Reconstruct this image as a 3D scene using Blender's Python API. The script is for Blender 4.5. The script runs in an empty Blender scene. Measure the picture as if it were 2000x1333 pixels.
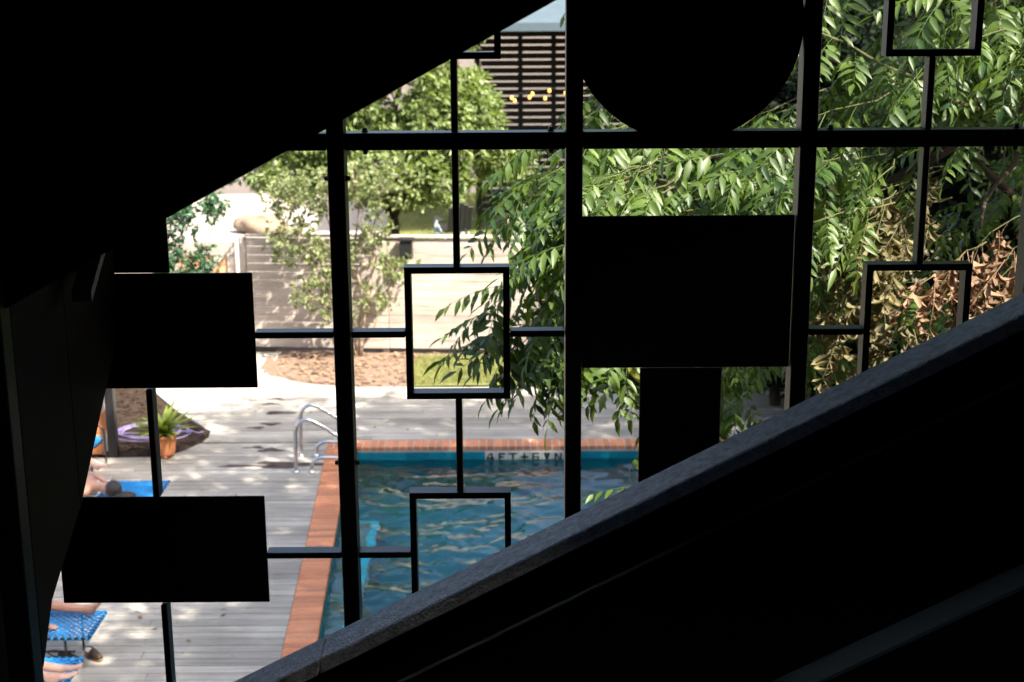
import bpy, bmesh, math, random
import numpy as np
from mathutils import Vector, Matrix, noise as mnoise

R = math.radians
random.seed(7)
rng = np.random.default_rng(7)
S = bpy.context.scene
COL = S.collection

# ------------------------------------------------------------------ camera
cam_d = bpy.data.cameras.new('camera')
cam = bpy.data.objects.new('camera', cam_d)
COL.objects.link(cam)
cam_d.sensor_width = 36.0
cam_d.lens = 50.0
cam_d.clip_start = 0.05
cam_d.clip_end = 3000
PITCH, ROLL = R(13.9), R(0.36)
fw = Vector((0, math.cos(PITCH), -math.sin(PITCH)))
rt0 = Vector((1, 0, 0)); up0 = Vector((0, math.sin(PITCH), math.cos(PITCH)))
rt = rt0 * math.cos(ROLL) - up0 * math.sin(ROLL)
up = up0 * math.cos(ROLL) + rt0 * math.sin(ROLL)
M = Matrix((rt, up, -fw)).transposed().to_4x4()
M.translation = (0, 0, 6.0)
cam.matrix_world = M
cam_d.dof.use_dof = True
cam_d.dof.focus_distance = 4.6
cam_d.dof.aperture_fstop = 5.0
S.camera = cam

# ------------------------------------------------------------------ sky and sun
SUN = Vector((0.50, -0.42, 0.76)).normalized()
W = bpy.data.worlds.new('World'); S.world = W
W.use_nodes = True
nt = W.node_tree
sky = nt.nodes.new('ShaderNodeTexSky')
sky.sky_type = 'NISHITA'; sky.sun_disc = False
sky.sun_elevation = math.asin(SUN.z)
sky.sun_rotation = math.atan2(SUN.x, SUN.y)
nt.links.new(sky.outputs[0], nt.nodes['Background'].inputs[0])
nt.nodes['Background'].inputs[1].default_value = 0.105
sky.dust_density = 5.0; sky.ozone_density = 0.6
sun_d = bpy.data.lights.new('sun', 'SUN'); sun_d.energy = 4.2; sun_d.angle = R(0.5)
sun_d.color = (1.0, 0.93, 0.82)
sun = bpy.data.objects.new('sun', sun_d); COL.objects.link(sun)
sun.rotation_euler = SUN.to_track_quat('Z', 'Y').to_euler()
sun.location = SUN * 60

# ------------------------------------------------------------------ exposure and render
S.view_settings.view_transform = 'Standard'
S.view_settings.look = 'None'
S.view_settings.gamma = 1.0
S.view_settings.use_curve_mapping = False
S.view_settings.exposure = 2.2
S.render.engine = 'CYCLES'
S.cycles.use_denoising = True
S.cycles.max_bounces = 8
S.cycles.diffuse_bounces = 4
S.cycles.transmission_bounces = 6
S.cycles.transparent_max_bounces = 6
S.cycles.sample_clamp_indirect = 6.0

# ------------------------------------------------------------------ materials
def mat(name, col, rough=0.6, spec=0.4, metal=0.0, var=0.0, scale=8.0, bump=0.0, bscale=40.0,
        objvar=0.0, stretch=(1, 1, 1), emit=0.0, world=False):
    """Principled material: colour with noise variation, per-object variation and fine relief."""
    m = bpy.data.materials.new(name); m.use_nodes = True
    t = m.node_tree; N = t.nodes; L = t.links
    b = N['Principled BSDF']
    b.inputs['Base Color'].default_value = (*col, 1)
    b.inputs['Roughness'].default_value = rough
    b.inputs['Specular IOR Level'].default_value = spec
    b.inputs['Metallic'].default_value = metal
    if emit:
        b.inputs['Emission Color'].default_value = (*col, 1)
        b.inputs['Emission Strength'].default_value = emit
    if var or bump:
        if world:
            g = N.new('ShaderNodeNewGeometry'); src = g.outputs['Position']
        else:
            g = N.new('ShaderNodeTexCoord'); src = g.outputs['Object']
        mp = N.new('ShaderNodeMapping'); mp.inputs['Scale'].default_value = stretch
        L.new(src, mp.inputs[0])
        if objvar:
            oi = N.new('ShaderNodeObjectInfo')
            cx = N.new('ShaderNodeCombineXYZ'); mu = N.new('ShaderNodeMath'); mu.operation = 'MULTIPLY'
            mu.inputs[1].default_value = 50
            L.new(oi.outputs['Random'], mu.inputs[0]); L.new(mu.outputs[0], cx.inputs[0]); L.new(mu.outputs[0], cx.inputs[2])
            L.new(cx.outputs[0], mp.inputs['Location'])
    if var or objvar:
        hs = N.new('ShaderNodeHueSaturation'); hs.inputs['Color'].default_value = (*col, 1)
        val = None
        if var:
            n = N.new('ShaderNodeTexNoise'); n.inputs['Scale'].default_value = scale
            n.inputs['Detail'].default_value = 8; n.inputs['Roughness'].default_value = 0.65
            L.new(mp.outputs[0], n.inputs['Vector'])
            r = N.new('ShaderNodeMapRange'); r.inputs['From Min'].default_value = 0.25; r.inputs['From Max'].default_value = 0.75
            r.inputs['To Min'].default_value = 1 - var; r.inputs['To Max'].default_value = 1 + var
            L.new(n.outputs['Fac'], r.inputs['Value']); val = r.outputs[0]
        if objvar:
            oi2 = N.new('ShaderNodeObjectInfo')
            r2 = N.new('ShaderNodeMapRange'); r2.inputs['To Min'].default_value = 1 - objvar; r2.inputs['To Max'].default_value = 1 + objvar
            L.new(oi2.outputs['Random'], r2.inputs['Value'])
            if val is not None:
                mm = N.new('ShaderNodeMath'); mm.operation = 'MULTIPLY'
                L.new(val, mm.inputs[0]); L.new(r2.outputs[0], mm.inputs[1]); val = mm.outputs[0]
            else:
                val = r2.outputs[0]
        L.new(val, hs.inputs['Value']); L.new(hs.outputs[0], b.inputs['Base Color'])
    if bump:
        n2 = N.new('ShaderNodeTexNoise'); n2.inputs['Scale'].default_value = bscale; n2.inputs['Detail'].default_value = 6
        L.new(mp.outputs[0], n2.inputs['Vector'])
        bp = N.new('ShaderNodeBump'); bp.inputs['Strength'].default_value = bump; bp.inputs['Distance'].default_value = 0.01
        L.new(n2.outputs['Fac'], bp.inputs['Height']); L.new(bp.outputs[0], b.inputs['Normal'])
    return m

def leaf_mat(name, c1, c2, trans=0.35, tcol=None, rough=0.45, spec=0.42, cscale=1.6, third=None):
    m = bpy.data.materials.new(name); m.use_nodes = True
    t = m.node_tree; N = t.nodes; L = t.links
    b = N['Principled BSDF']; b.inputs['Roughness'].default_value = rough; b.inputs['Specular IOR Level'].default_value = spec
    g = N.new('ShaderNodeNewGeometry')
    n = N.new('ShaderNodeTexNoise'); n.inputs['Scale'].default_value = cscale; n.inputs['Detail'].default_value = 2
    L.new(g.outputs['Position'], n.inputs['Vector'])
    ad = N.new('ShaderNodeMath'); ad.operation = 'MULTIPLY_ADD'; ad.inputs[1].default_value = 0.55
    L.new(g.outputs['Random Per Island'], ad.inputs[0])
    mr = N.new('ShaderNodeMapRange'); mr.inputs['From Min'].default_value = 0.3; mr.inputs['From Max'].default_value = 0.7
    mr.inputs['To Min'].default_value = 0.0; mr.inputs['To Max'].default_value = 0.45
    L.new(n.outputs['Fac'], mr.inputs['Value']); L.new(mr.outputs[0], ad.inputs[2])
    cr = N.new('ShaderNodeValToRGB'); cr.color_ramp.elements[0].color = (*c1, 1); cr.color_ramp.elements[1].color = (*c2, 1)
    if third:
        e = cr.color_ramp.elements.new(0.97); e.color = (*c2, 1)
        cr.color_ramp.elements[2].color = (*third, 1)
    L.new(ad.outputs[0], cr.inputs[0]); L.new(cr.outputs[0], b.inputs['Base Color'])
    tr = N.new('ShaderNodeBsdfTranslucent')
    mx = N.new('ShaderNodeMix'); mx.data_type = 'RGBA'; mx.blend_type = 'MULTIPLY'; mx.inputs[0].default_value = 1.0
    tc = tcol or (1.5, 1.5, 0.45)
    L.new(cr.outputs[0], mx.inputs[6]); mx.inputs[7].default_value = (*tc, 1)
    L.new(mx.outputs[2], tr.inputs['Color'])
    ms = N.new('ShaderNodeMixShader'); ms.inputs[0].default_value = trans
    L.new(b.outputs[0], ms.inputs[1]); L.new(tr.outputs[0], ms.inputs[2])
    L.new(ms.outputs[0], N['Material Output'].inputs['Surface'])
    return m

def wood_mat(name, c1, c2, axis=0, rough=0.75, objvar=0.12, fine=1.0):
    """Weathered board: long streaks along one axis, per-board tone."""
    m = bpy.data.materials.new(name); m.use_nodes = True
    t = m.node_tree; N = t.nodes; L = t.links
    b = N['Principled BSDF']; b.inputs['Roughness'].default_value = rough; b.inputs['Specular IOR Level'].default_value = 0.25
    tc = N.new('ShaderNodeNewGeometry')
    mp = N.new('ShaderNodeMapping')
    sc = [22 * fine, 22 * fine, 22 * fine]; sc[axis] = 0.9 * fine
    mp.inputs['Scale'].default_value = sc
    L.new(tc.outputs['Position'], mp.inputs[0])
    n = N.new('ShaderNodeTexNoise'); n.inputs['Scale'].default_value = 1.0; n.inputs['Detail'].default_value = 7; n.inputs['Roughness'].default_value = 0.7
    L.new(mp.outputs[0], n.inputs['Vector'])
    n3 = N.new('ShaderNodeTexNoise'); n3.inputs['Scale'].default_value = 1.3; n3.inputs['Detail'].default_value = 5
    L.new(tc.outputs['Position'], n3.inputs['Vector'])
    av = N.new('ShaderNodeMath'); av.operation = 'MULTIPLY_ADD'; av.inputs[1].default_value = 0.6
    mu = N.new('ShaderNodeMath'); mu.operation = 'MULTIPLY'; mu.inputs[1].default_value = 0.4
    L.new(n3.outputs['Fac'], mu.inputs[0]); L.new(n.outputs['Fac'], av.inputs[0]); L.new(mu.outputs[0], av.inputs[2])
    cr = N.new('ShaderNodeValToRGB'); cr.color_ramp.elements[0].position = 0.36; cr.color_ramp.elements[1].position = 0.66
    cr.color_ramp.elements[0].color = (*c1, 1); cr.color_ramp.elements[1].color = (*c2, 1)
    L.new(av.outputs[0], cr.inputs[0])
    oi = N.new('ShaderNodeObjectInfo')
    r2 = N.new('ShaderNodeMapRange'); r2.inputs['To Min'].default_value = 1 - objvar; r2.inputs['To Max'].default_value = 1 + objvar
    L.new(oi.outputs['Random'], r2.inputs['Value'])
    hs = N.new('ShaderNodeHueSaturation'); L.new(cr.outputs[0], hs.inputs['Color']); L.new(r2.outputs[0], hs.inputs['Value'])
    L.new(hs.outputs[0], b.inputs['Base Color'])
    bp = N.new('ShaderNodeBump'); bp.inputs['Strength'].default_value = 0.35; bp.inputs['Distance'].default_value = 0.004
    L.new(n.outputs['Fac'], bp.inputs['Height']); L.new(bp.outputs[0], b.inputs['Normal'])
    return m

MT = {}
MT['steel'] = mat('black_painted_steel', (0.016, 0.0165, 0.018), 0.42, 0.45, bump=0.08, bscale=60, var=0.1, scale=5)
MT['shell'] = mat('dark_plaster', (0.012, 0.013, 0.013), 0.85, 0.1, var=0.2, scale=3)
MT['facade'] = mat('facade_paint', (0.10, 0.09, 0.08), 0.85, 0.2, var=0.12, scale=2)
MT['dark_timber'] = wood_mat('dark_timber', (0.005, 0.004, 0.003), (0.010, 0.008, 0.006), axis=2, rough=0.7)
MT['concrete'] = mat('cast_concrete', (0.62, 0.63, 0.65), 0.8, 0.25, var=0.45, scale=38, bump=0.7, bscale=110)
MT['deck'] = wood_mat('weathered_deck', (0.225, 0.207, 0.175), (0.48, 0.45, 0.39), axis=0, objvar=0.18)
MT['fence'] = wood_mat('weathered_fence', (0.27, 0.225, 0.19), (0.50, 0.435, 0.385), axis=0, objvar=0.10)
MT['cedar'] = wood_mat('fresh_cedar', (0.42, 0.22, 0.11), (0.60, 0.36, 0.20), axis=2, objvar=0.12)
MT['fencepost'] = wood_mat('fence_post', (0.27, 0.22, 0.19), (0.46, 0.41, 0.37), axis=2, objvar=0.1)
MT['slat'] = mat('dark_stained_slat', (0.007, 0.005, 0.004), 0.6, 0.2, objvar=0.2)
MT['brick'] = mat('coping_brick', (0.56, 0.215, 0.095), 0.7, 0.35, var=0.16, scale=30, objvar=0.22, bump=0.2, bscale=120)
MT['mortar'] = mat('mortar', (0.42, 0.40, 0.38), 0.9, 0.2, var=0.1, scale=30)
MT['tile'] = mat('blue_tile', (0.010, 0.20, 0.28), 0.18, 0.5, objvar=0.18)
MT['whitetile'] = mat('white_tile', (0.62, 0.62, 0.56), 0.2, 0.5, objvar=0.05)
MT['glyph'] = mat('black_glaze', (0.008, 0.008, 0.008), 0.3, 0.4)
MT['plaster'] = mat('pool_plaster', (0.004, 0.20, 0.25), 0.8, 0.2, var=0.18, scale=1.2, world=True)
MT['shelf'] = mat('pool_shelf_plaster', (0.20, 0.25, 0.26), 0.8, 0.2, var=0.2, scale=2.0, world=True)
MT['cyan'] = mat('cyan_tile', (0.02, 0.62, 0.80), 0.2, 0.5)
MT['soil'] = mat('dark_mulch', (0.036, 0.024, 0.017), 0.95, 0.1, var=0.55, scale=22, bump=0.8, bscale=35)
MT['drysoil'] = mat('dry_soil', (0.165, 0.115, 0.085), 0.95, 0.1, var=0.4, scale=10, bump=0.8, bscale=28)
MT['chip'] = mat('wood_chip', (0.20, 0.13, 0.085), 0.9, 0.1, var=0.5, scale=3, world=True)
MT['ground'] = mat('ground_soil', (0.12, 0.095, 0.07), 0.95, 0.1, var=0.3, scale=0.5, world=True)
MT['lawn'] = mat('lawn_turf', (0.13, 0.14, 0.045), 0.9, 0.1, var=0.4, scale=1.4, world=True, bump=0.5, bscale=30)
MT['driveway'] = mat('pale_concrete', (0.34, 0.30, 0.265), 0.9, 0.2, var=0.12, scale=0.8, world=True)
MT['grass'] = leaf_mat('grass_blade', (0.13, 0.155, 0.045), (0.27, 0.265, 0.105), 0.3)
MT['steelpipe'] = mat('stainless_steel', (0.62, 0.62, 0.62), 0.22, 0.5, metal=1.0)
MT['wet'] = mat('wet_wood', (0.060, 0.040, 0.036), 0.55, 0.25, var=0.25, scale=3, stretch=(1, 10, 1), world=True)
MT['terracotta'] = mat('terracotta', (0.52, 0.20, 0.085), 0.8, 0.2, var=0.2, scale=9, bump=0.2, bscale=60)
MT['hose'] = mat('lilac_hose', (0.19, 0.155, 0.31), 0.45, 0.4)
MT['agave'] = leaf_mat('succulent_blade', (0.12, 0.18, 0.025), (0.25, 0.31, 0.05), 0.3)
MT['blackmetal'] = mat('black_tube', (0.012, 0.012, 0.013), 0.4, 0.4)
MT['cord'] = mat('blue_cord', (0.012, 0.21, 0.52), 0.5, 0.35, var=0.15, scale=25)
MT['skin'] = mat('skin_tan', (0.42, 0.235, 0.165), 0.5, 0.35, var=0.06, scale=8)
MT['skin2'] = mat('skin_fair', (0.54, 0.34, 0.27), 0.5, 0.35, var=0.06, scale=8)
MT['hair'] = mat('dark_hair', (0.014, 0.010, 0.009), 0.35, 0.5, bump=0.6, bscale=50, stretch=(1, 6, 6))
MT['swim'] = mat('dark_swimwear', (0.02, 0.022, 0.04), 0.7, 0.2)
MT['shoe'] = mat('brown_leather', (0.045, 0.028, 0.018), 0.55, 0.35, var=0.2, scale=15)
MT['sole'] = mat('cork_sole', (0.20, 0.12, 0.07), 0.8, 0.2)
MT['bark'] = mat('grey_brown_bark', (0.055, 0.042, 0.032), 0.9, 0.15, var=0.35, scale=14, bump=0.6, bscale=40)
MT['palebark'] = mat('pale_bark', (0.30, 0.235, 0.18), 0.9, 0.15, var=0.25, scale=10, bump=0.4, bscale=40)
MT['twig'] = mat('green_brown_twig', (0.095, 0.095, 0.038), 0.7, 0.3, var=0.3, scale=20)
MT['pinnate'] = leaf_mat('pinnate_leaf', (0.012, 0.042, 0.011), (0.108, 0.168, 0.030), 0.38, tcol=(1.55, 1.6, 0.35), third=(0.24, 0.22, 0.035))  # darkest leaf tone stands in for shaded gaps between the leaves
MT['drypinnate'] = leaf_mat('withered_leaf', (0.085, 0.078, 0.038), (0.21, 0.185, 0.095), 0.25, tcol=(1.2, 1.1, 0.7), rough=0.7, spec=0.2)
MT['brownleaf'] = leaf_mat('dead_brown_leaf', (0.085, 0.05, 0.03), (0.30, 0.20, 0.125), 0.2, tcol=(1.2, 0.9, 0.6), rough=0.75, spec=0.15)
MT['broadleaf'] = leaf_mat('broad_leaf', (0.10, 0.15, 0.045), (0.215, 0.26, 0.10), 0.34, tcol=(1.4, 1.5, 0.5))
MT['shrubleaf'] = leaf_mat('shrub_leaf', (0.105, 0.145, 0.055), (0.23, 0.255, 0.12), 0.28, third=(0.34, 0.15, 0.08), tcol=(1.4, 1.4, 0.5))
MT['bluegreen'] = leaf_mat('bluish_leaf', (0.022, 0.072, 0.040), (0.055, 0.13, 0.060), 0.28)
MT['darkleaf'] = leaf_mat('shade_dark_leaf', (0.004, 0.010, 0.004), (0.012, 0.024, 0.008), 0.15, rough=0.6, spec=0.2)  # near-black leaf colour stands in for deep shade behind the near tree
MT['stucco'] = mat('pale_stucco', (0.20, 0.175, 0.16), 0.9, 0.2, var=0.08, scale=2, world=True)
MT['roof'] = mat('pale_metal_roof', (0.06, 0.085, 0.10), 0.7, 0.2, var=0.15, scale=1.5, world=True)
MT['glass'] = mat('dark_window', (0.03, 0.04, 0.05), 0.1, 0.5)
MT['boulder'] = mat('brown_boulder', (0.19, 0.145, 0.105), 0.9, 0.2, var=0.4, scale=3, bump=0.8, bscale=8)
MT['bulb'] = mat('warm_bulb', (1.0, 0.46, 0.09), 0.4, 0.2, emit=0.6)
MT['ledge'] = mat('skylit_ledge', (0.13, 0.20, 0.26), 0.6, 0.3, var=0.15, scale=6)  # bluish tone paints skylight onto the top face of the stringer
MT['trim'] = mat('lit_trim', (0.32, 0.42, 0.50), 0.5, 0.4, var=0.15, scale=6)  # pale tone paints the light caught along the thin edge
MT['greyblue'] = mat('grey_blue_paint', (0.30, 0.35, 0.42), 0.6, 0.3)

# towel with stripes
m = bpy.data.materials.new('striped_towel'); m.use_nodes = True
t_ = m.node_tree; b_ = t_.nodes['Principled BSDF']; b_.inputs['Roughness'].default_value = 0.9
tc_ = t_.nodes.new('ShaderNodeTexCoord'); wv = t_.nodes.new('ShaderNodeTexWave'); wv.inputs['Scale'].default_value = 5.0
wv.bands_direction = 'X'
cr_ = t_.nodes.new('ShaderNodeValToRGB'); cr_.color_ramp.elements[0].color = (0.02, 0.16, 0.20, 1); cr_.color_ramp.elements[1].color = (0.80, 0.81, 0.80, 1)
cr_.color_ramp.elements[0].position = 0.10; cr_.color_ramp.elements[1].position = 0.2
t_.links.new(tc_.outputs['Object'], wv.inputs[0]); t_.links.new(wv.outputs[0], cr_.inputs[0]); t_.links.new(cr_.outputs[0], b_.inputs['Base Color'])
MT['towel'] = m
# water
m = bpy.data.materials.new('pool_water'); m.use_nodes = True
b_ = m.node_tree.nodes['Principled BSDF']
b_.inputs['Base Color'].default_value = (0.42, 0.88, 0.93, 1)
b_.inputs['Roughness'].default_value = 0.0; b_.inputs['IOR'].default_value = 1.38
b_.inputs['Specular IOR Level'].default_value = 0.8
wn = m.node_tree.nodes.new('ShaderNodeTexNoise'); wn.inputs['Scale'].default_value = 9.0; wn.inputs['Detail'].default_value = 3
wg = m.node_tree.nodes.new('ShaderNodeNewGeometry'); wb = m.node_tree.nodes.new('ShaderNodeBump')
wb.inputs['Strength'].default_value = 0.10; wb.inputs['Distance'].default_value = 0.02
m.node_tree.links.new(wg.outputs['Position'], wn.inputs['Vector']); m.node_tree.links.new(wn.outputs['Fac'], wb.inputs['Height']); m.node_tree.links.new(wb.outputs[0], b_.inputs['Normal'])
b_.inputs['Transmission Weight'].default_value = 1.0
MT['water'] = m

# ------------------------------------------------------------------ helpers
def link(o, parent=None):
    COL.objects.link(o)
    if parent is not None: o.parent = parent
    return o

def tag(o, label=None, cat=None, group=None, kind=None):
    if label: o['label'] = label
    if cat: o['category'] = cat
    if group: o['group'] = group
    if kind: o['kind'] = kind
    return o

def empty(name, loc=(0, 0, 0), rz=0.0):
    o = bpy.data.objects.new(name, None); o.location = loc; o.rotation_euler = (0, 0, rz)
    o.empty_display_size = 0.2
    COL.objects.link(o)
    return o

class MB:
    """collects faces; build() links them as one mesh object"""
    def __init__(s): s.v = []; s.f = []
    def add(s, vs, fs):
        o = len(s.v); s.v += [tuple(p) for p in vs]; s.f += [tuple(i + o for i in f) for f in fs]; return s
    def box(s, x0, x1, y0, y1, z0, z1):
        return s.add([(x0,y0,z0),(x1,y0,z0),(x1,y1,z0),(x0,y1,z0),(x0,y0,z1),(x1,y0,z1),(x1,y1,z1),(x0,y1,z1)],
                     [(0,3,2,1),(4,5,6,7),(0,1,5,4),(1,2,6,5),(2,3,7,6),(3,0,4,7)])
    def prism(s, poly, y0, y1, ax='y'):
        """extrude a polygon given in (a,b) along an axis: 'y' -> (x,z), 'x' -> (y,z), 'z' -> (x,y)"""
        n = len(poly)
        def P(a, b, c): return (a, c, b) if ax == 'y' else ((c, a, b) if ax == 'x' else (a, b, c))
        vs = [P(a, b, y0) for a, b in poly] + [P(a, b, y1) for a, b in poly]
        fs = [tuple(range(n)), tuple(range(2*n-1, n-1, -1))] + [(i, i+n, (i+1) % n + n, (i+1) % n) for i in range(n)]
        return s.add(vs, fs)
    def tube(s, pts, r, seg=8, cap=True):
        pts = [Vector(p) for p in pts]; n = len(pts)
        rs = r if isinstance(r, (list, tuple)) else [r]*n
        vs, fs = [], []
        pt = None
        for i, p in enumerate(pts):
            d = (pts[min(i+1, n-1)] - pts[max(i-1, 0)])
            d = d.normalized() if d.length > 1e-9 else Vector((0, 0, 1))
            if pt is None:
                a = d.orthogonal().normalized()
            else:
                a = (pt - d*pt.dot(d))
                a = a.normalized() if a.length > 1e-6 else d.orthogonal().normalized()
            pt = a; b = d.cross(a)
            for k in range(seg):
                w = 2*math.pi*k/seg
                vs.append(p + (a*math.cos(w) + b*math.sin(w))*rs[i])
        for i in range(n-1):
            for k in range(seg):
                k2 = (k+1) % seg
                fs.append((i*seg+k, i*seg+k2, (i+1)*seg+k2, (i+1)*seg+k))
        if cap:
            fs.append(tuple(range(seg-1, -1, -1))); fs.append(tuple(range((n-1)*seg, n*seg)))
        return s.add(vs, fs)
    def lathe(s, prof, c=(0, 0, 0), seg=24):
        vs, fs = [], []
        for r, z in prof:
            for k in range(seg):
                w = 2*math.pi*k/seg; vs.append((c[0]+r*math.cos(w), c[1]+r*math.sin(w), c[2]+z))
        for i in range(len(prof)-1):
            for k in range(seg):
                k2 = (k+1) % seg; fs.append((i*seg+k, i*seg+k2, (i+1)*seg+k2, (i+1)*seg+k))
        fs.append(tuple(range(seg-1, -1, -1))); fs.append(tuple(range((len(prof)-1)*seg, len(prof)*seg)))
        return s.add(vs, fs)
    def build(s, name, m, parent=None, smooth=False, bevel=0.0, loc=None):
        me = bpy.data.meshes.new(name); me.from_pydata(s.v, [], s.f)
        bm = bmesh.new(); bm.from_mesh(me); bmesh.ops.recalc_face_normals(bm, faces=bm.faces)
        if bevel:
            bmesh.ops.bevel(bm, geom=list(bm.edges), offset=bevel, segments=1, affect='EDGES', profile=0.5)
        bm.to_mesh(me); bm.free()
        me.materials.append(MT[m] if isinstance(m, str) else m)
        if smooth: me.polygons.foreach_set('use_smooth', [True]*len(me.polygons))
        o = bpy.data.objects.new(name, me)
        if loc is not None: o.location = loc
        return link(o, parent)

def arr_mesh(name, V, F, m, parent=None, smooth=False):
    """V (n,3), F (k,3) or (k,4) numpy -> mesh object, fast"""
    me = bpy.data.meshes.new(name)
    V = np.asarray(V, dtype=np.float32); F = np.asarray(F, dtype=np.int32); k = F.shape[1]
    me.vertices.add(len(V)); me.vertices.foreach_set('co', V.ravel())
    me.loops.add(F.size); me.loops.foreach_set('vertex_index', F.ravel())
    me.polygons.add(len(F)); me.polygons.foreach_set('loop_start', np.arange(0, F.size, k, dtype=np.int32))
    if smooth: me.polygons.foreach_set('use_smooth', np.ones(len(F), dtype=bool))
    me.update(calc_edges=True)
    me.materials.append(MT[m])
    o = bpy.data.objects.new(name, me)
    return link(o, parent)

def smooth_path(pts, n=6):
    """Catmull-Rom through points"""
    P = [Vector(p) for p in pts]; P = [P[0]*2-P[1]] + P + [P[-1]*2-P[-2]]
    out = []
    for i in range(1, len(P)-2):
        for k in range(n):
            t = k/n
            a, b, c, d = P[i-1], P[i], P[i+1], P[i+2]
            out.append(0.5*((2*b)+(c-a)*t+(2*a-5*b+4*c-d)*t*t+(3*b-a-3*c+d)*t**3))
    out.append(P[-2])
    return out

# ================================================================== GROUND, POOL, DECK
def x_out(y): return -2.514 + (18.49 - y)*0.0556       # outer line of the left pool coping
Y_FAR = 18.58; Y_NEAR = 9.2; X_RIGHT = 6.0; CW = 0.31
PI_ = [(x_out(Y_FAR-CW)+CW, Y_FAR-CW), (X_RIGHT-CW, Y_FAR-CW), (X_RIGHT-CW, Y_NEAR+CW), (x_out(Y_NEAR+CW)+CW, Y_NEAR+CW)]  # inner pool corners

g = MB()
B = 1500
ho = [(-2.35, 18.42), (5.85, 18.42), (5.85, 9.35), (-1.9, 9.35)]
outer = [(-B, B), (B, B), (B, -B), (-B, -B)]
g.add([(x, y, -0.20) for x, y in outer] + [(x, y, -0.20) for x, y in ho], [(0,1,5,4),(1,2,6,5),(2,3,7,6),(3,0,4,7)])
tag(g.build('ground', 'ground'), kind='structure')

# pool shell
pool = empty('swimming_pool', (0, 0, 0)); tag(pool, 'blue swimming pool with orange brick coping and a depth marker', 'pool')
shell = MB()
zb = -1.45
shell.add([(x, y, -0.06) for x, y in PI_] + [(x, y, zb) for x, y in PI_], [(4,5,6,7),(0,1,5,4),(1,2,6,5),(2,3,7,6),(3,0,4,7)])
shell.build('basin', 'plaster', pool)
# submerged shelf at the left with a cyan tile edge
sh = MB()
xa = lambda y: x_out(y)+CW+0.004
sh.add([(xa(16.2), 16.2, -0.38), (-1.62, 16.2, -0.38), (-1.52, 9.55, -0.38), (xa(9.55), 9.55, -0.38),
        (xa(16.2), 16.2, -1.44), (-1.62, 16.2, -1.44), (-1.52, 9.55, -1.44), (xa(9.55), 9.55, -1.44)],
       [(0,1,2,3),(0,4,5,1),(1,5,6,2),(2,6,7,3)])
sh.build('step', 'shelf', pool)
st = MB(); st.box(-1.72, -1.625, 9.6, 16.19, -0.38, -0.368); st.box(-2.0, -1.72, 16.10, 16.19, -0.38, -0.368)
st.build('step_edge', 'cyan', pool)
# waterline tiles on the far wall, with the depth marker
TW = 0.1525; yw = Y_FAR - CW
mark = MB()
GL = {'4': [[(.55,.12),(.72,.12),(.72,.88),(.55,.88)], [(.14,.32),(.86,.32),(.86,.46),(.14,.46)], [(.14,.46),(.30,.46),(.60,.88),(.46,.88)]],
      'F': [[(.2,.12),(.38,.12),(.38,.88),(.2,.88)], [(.38,.73),(.84,.73),(.84,.88),(.38,.88)], [(.38,.44),(.72,.44),(.72,.58),(.38,.58)]],
      'T': [[(.41,.12),(.59,.12),(.59,.74),(.41,.74)], [(.12,.74),(.88,.74),(.88,.88),(.12,.88)]],
      '-': [[(.12,.42),(.88,.42),(.88,.58),(.12,.58)], [(.42,.12),(.58,.12),(.58,.42),(.42,.42)], [(.42,.58),(.58,.58),(.58,.88),(.42,.88)]],
      '6': [[(.18,.12),(.34,.12),(.34,.88),(.18,.88)], [(.34,.74),(.82,.74),(.82,.88),(.34,.88)], [(.34,.12),(.82,.12),(.82,.25),(.34,.25)],
            [(.34,.44),(.82,.44),(.82,.57),(.34,.57)], [(.66,.25),(.82,.25),(.82,.44),(.66,.44)]],
      'I': [[(.2,.88),(.44,.12),(.56,.12),(.8,.88)]],
      'N': [[(.16,.12),(.33,.12),(.33,.88),(.16,.88)], [(.67,.12),(.84,.12),(.84,.88),(.67,.88)], [(.33,.88),(.33,.62),(.67,.12),(.67,.38)]]}
x = PI_[0][0] + 0.01; i = 0
tile_me = None; wt_me = None
x_mark = -0.375
text = '4FT-6IN'
n_left = 11
xs = [x_mark - TW*(k+1) for k in range(n_left)] + [x_mark + TW*k for k in range(26)]
for k, x0 in enumerate(sorted(xs)):
    ch = None
    q = round((x0 - x_mark)/TW)
    if 0 <= q < len(text): ch = text[q]
    nm = 'marker_tile' if ch else 'tile'
    if ch is None and tile_me is not None:
        o = bpy.data.objects.new('tile', tile_me); link(o, pool)
    elif ch and wt_me is not None:
        o = bpy.data.objects.new(nm, wt_me); link(o, pool)
    else:
        b = MB(); b.box(0.002, TW-0.002, -0.012, 0, 0, 0.15)
        o = b.build(nm, 'whitetile' if ch else 'tile', pool, bevel=0.002)
        if ch: wt_me = o.data
        else: tile_me = o.data
    o.location = (x0, yw - 0.001, -0.205)
    if ch:
        gm = MB()
        for poly in GL[ch]:
            gm.prism([(p[0]*0.148, p[1]*0.15) for p in poly], -0.0145, -0.0125)
        gl = gm.build('character', 'glyph', o)
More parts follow.
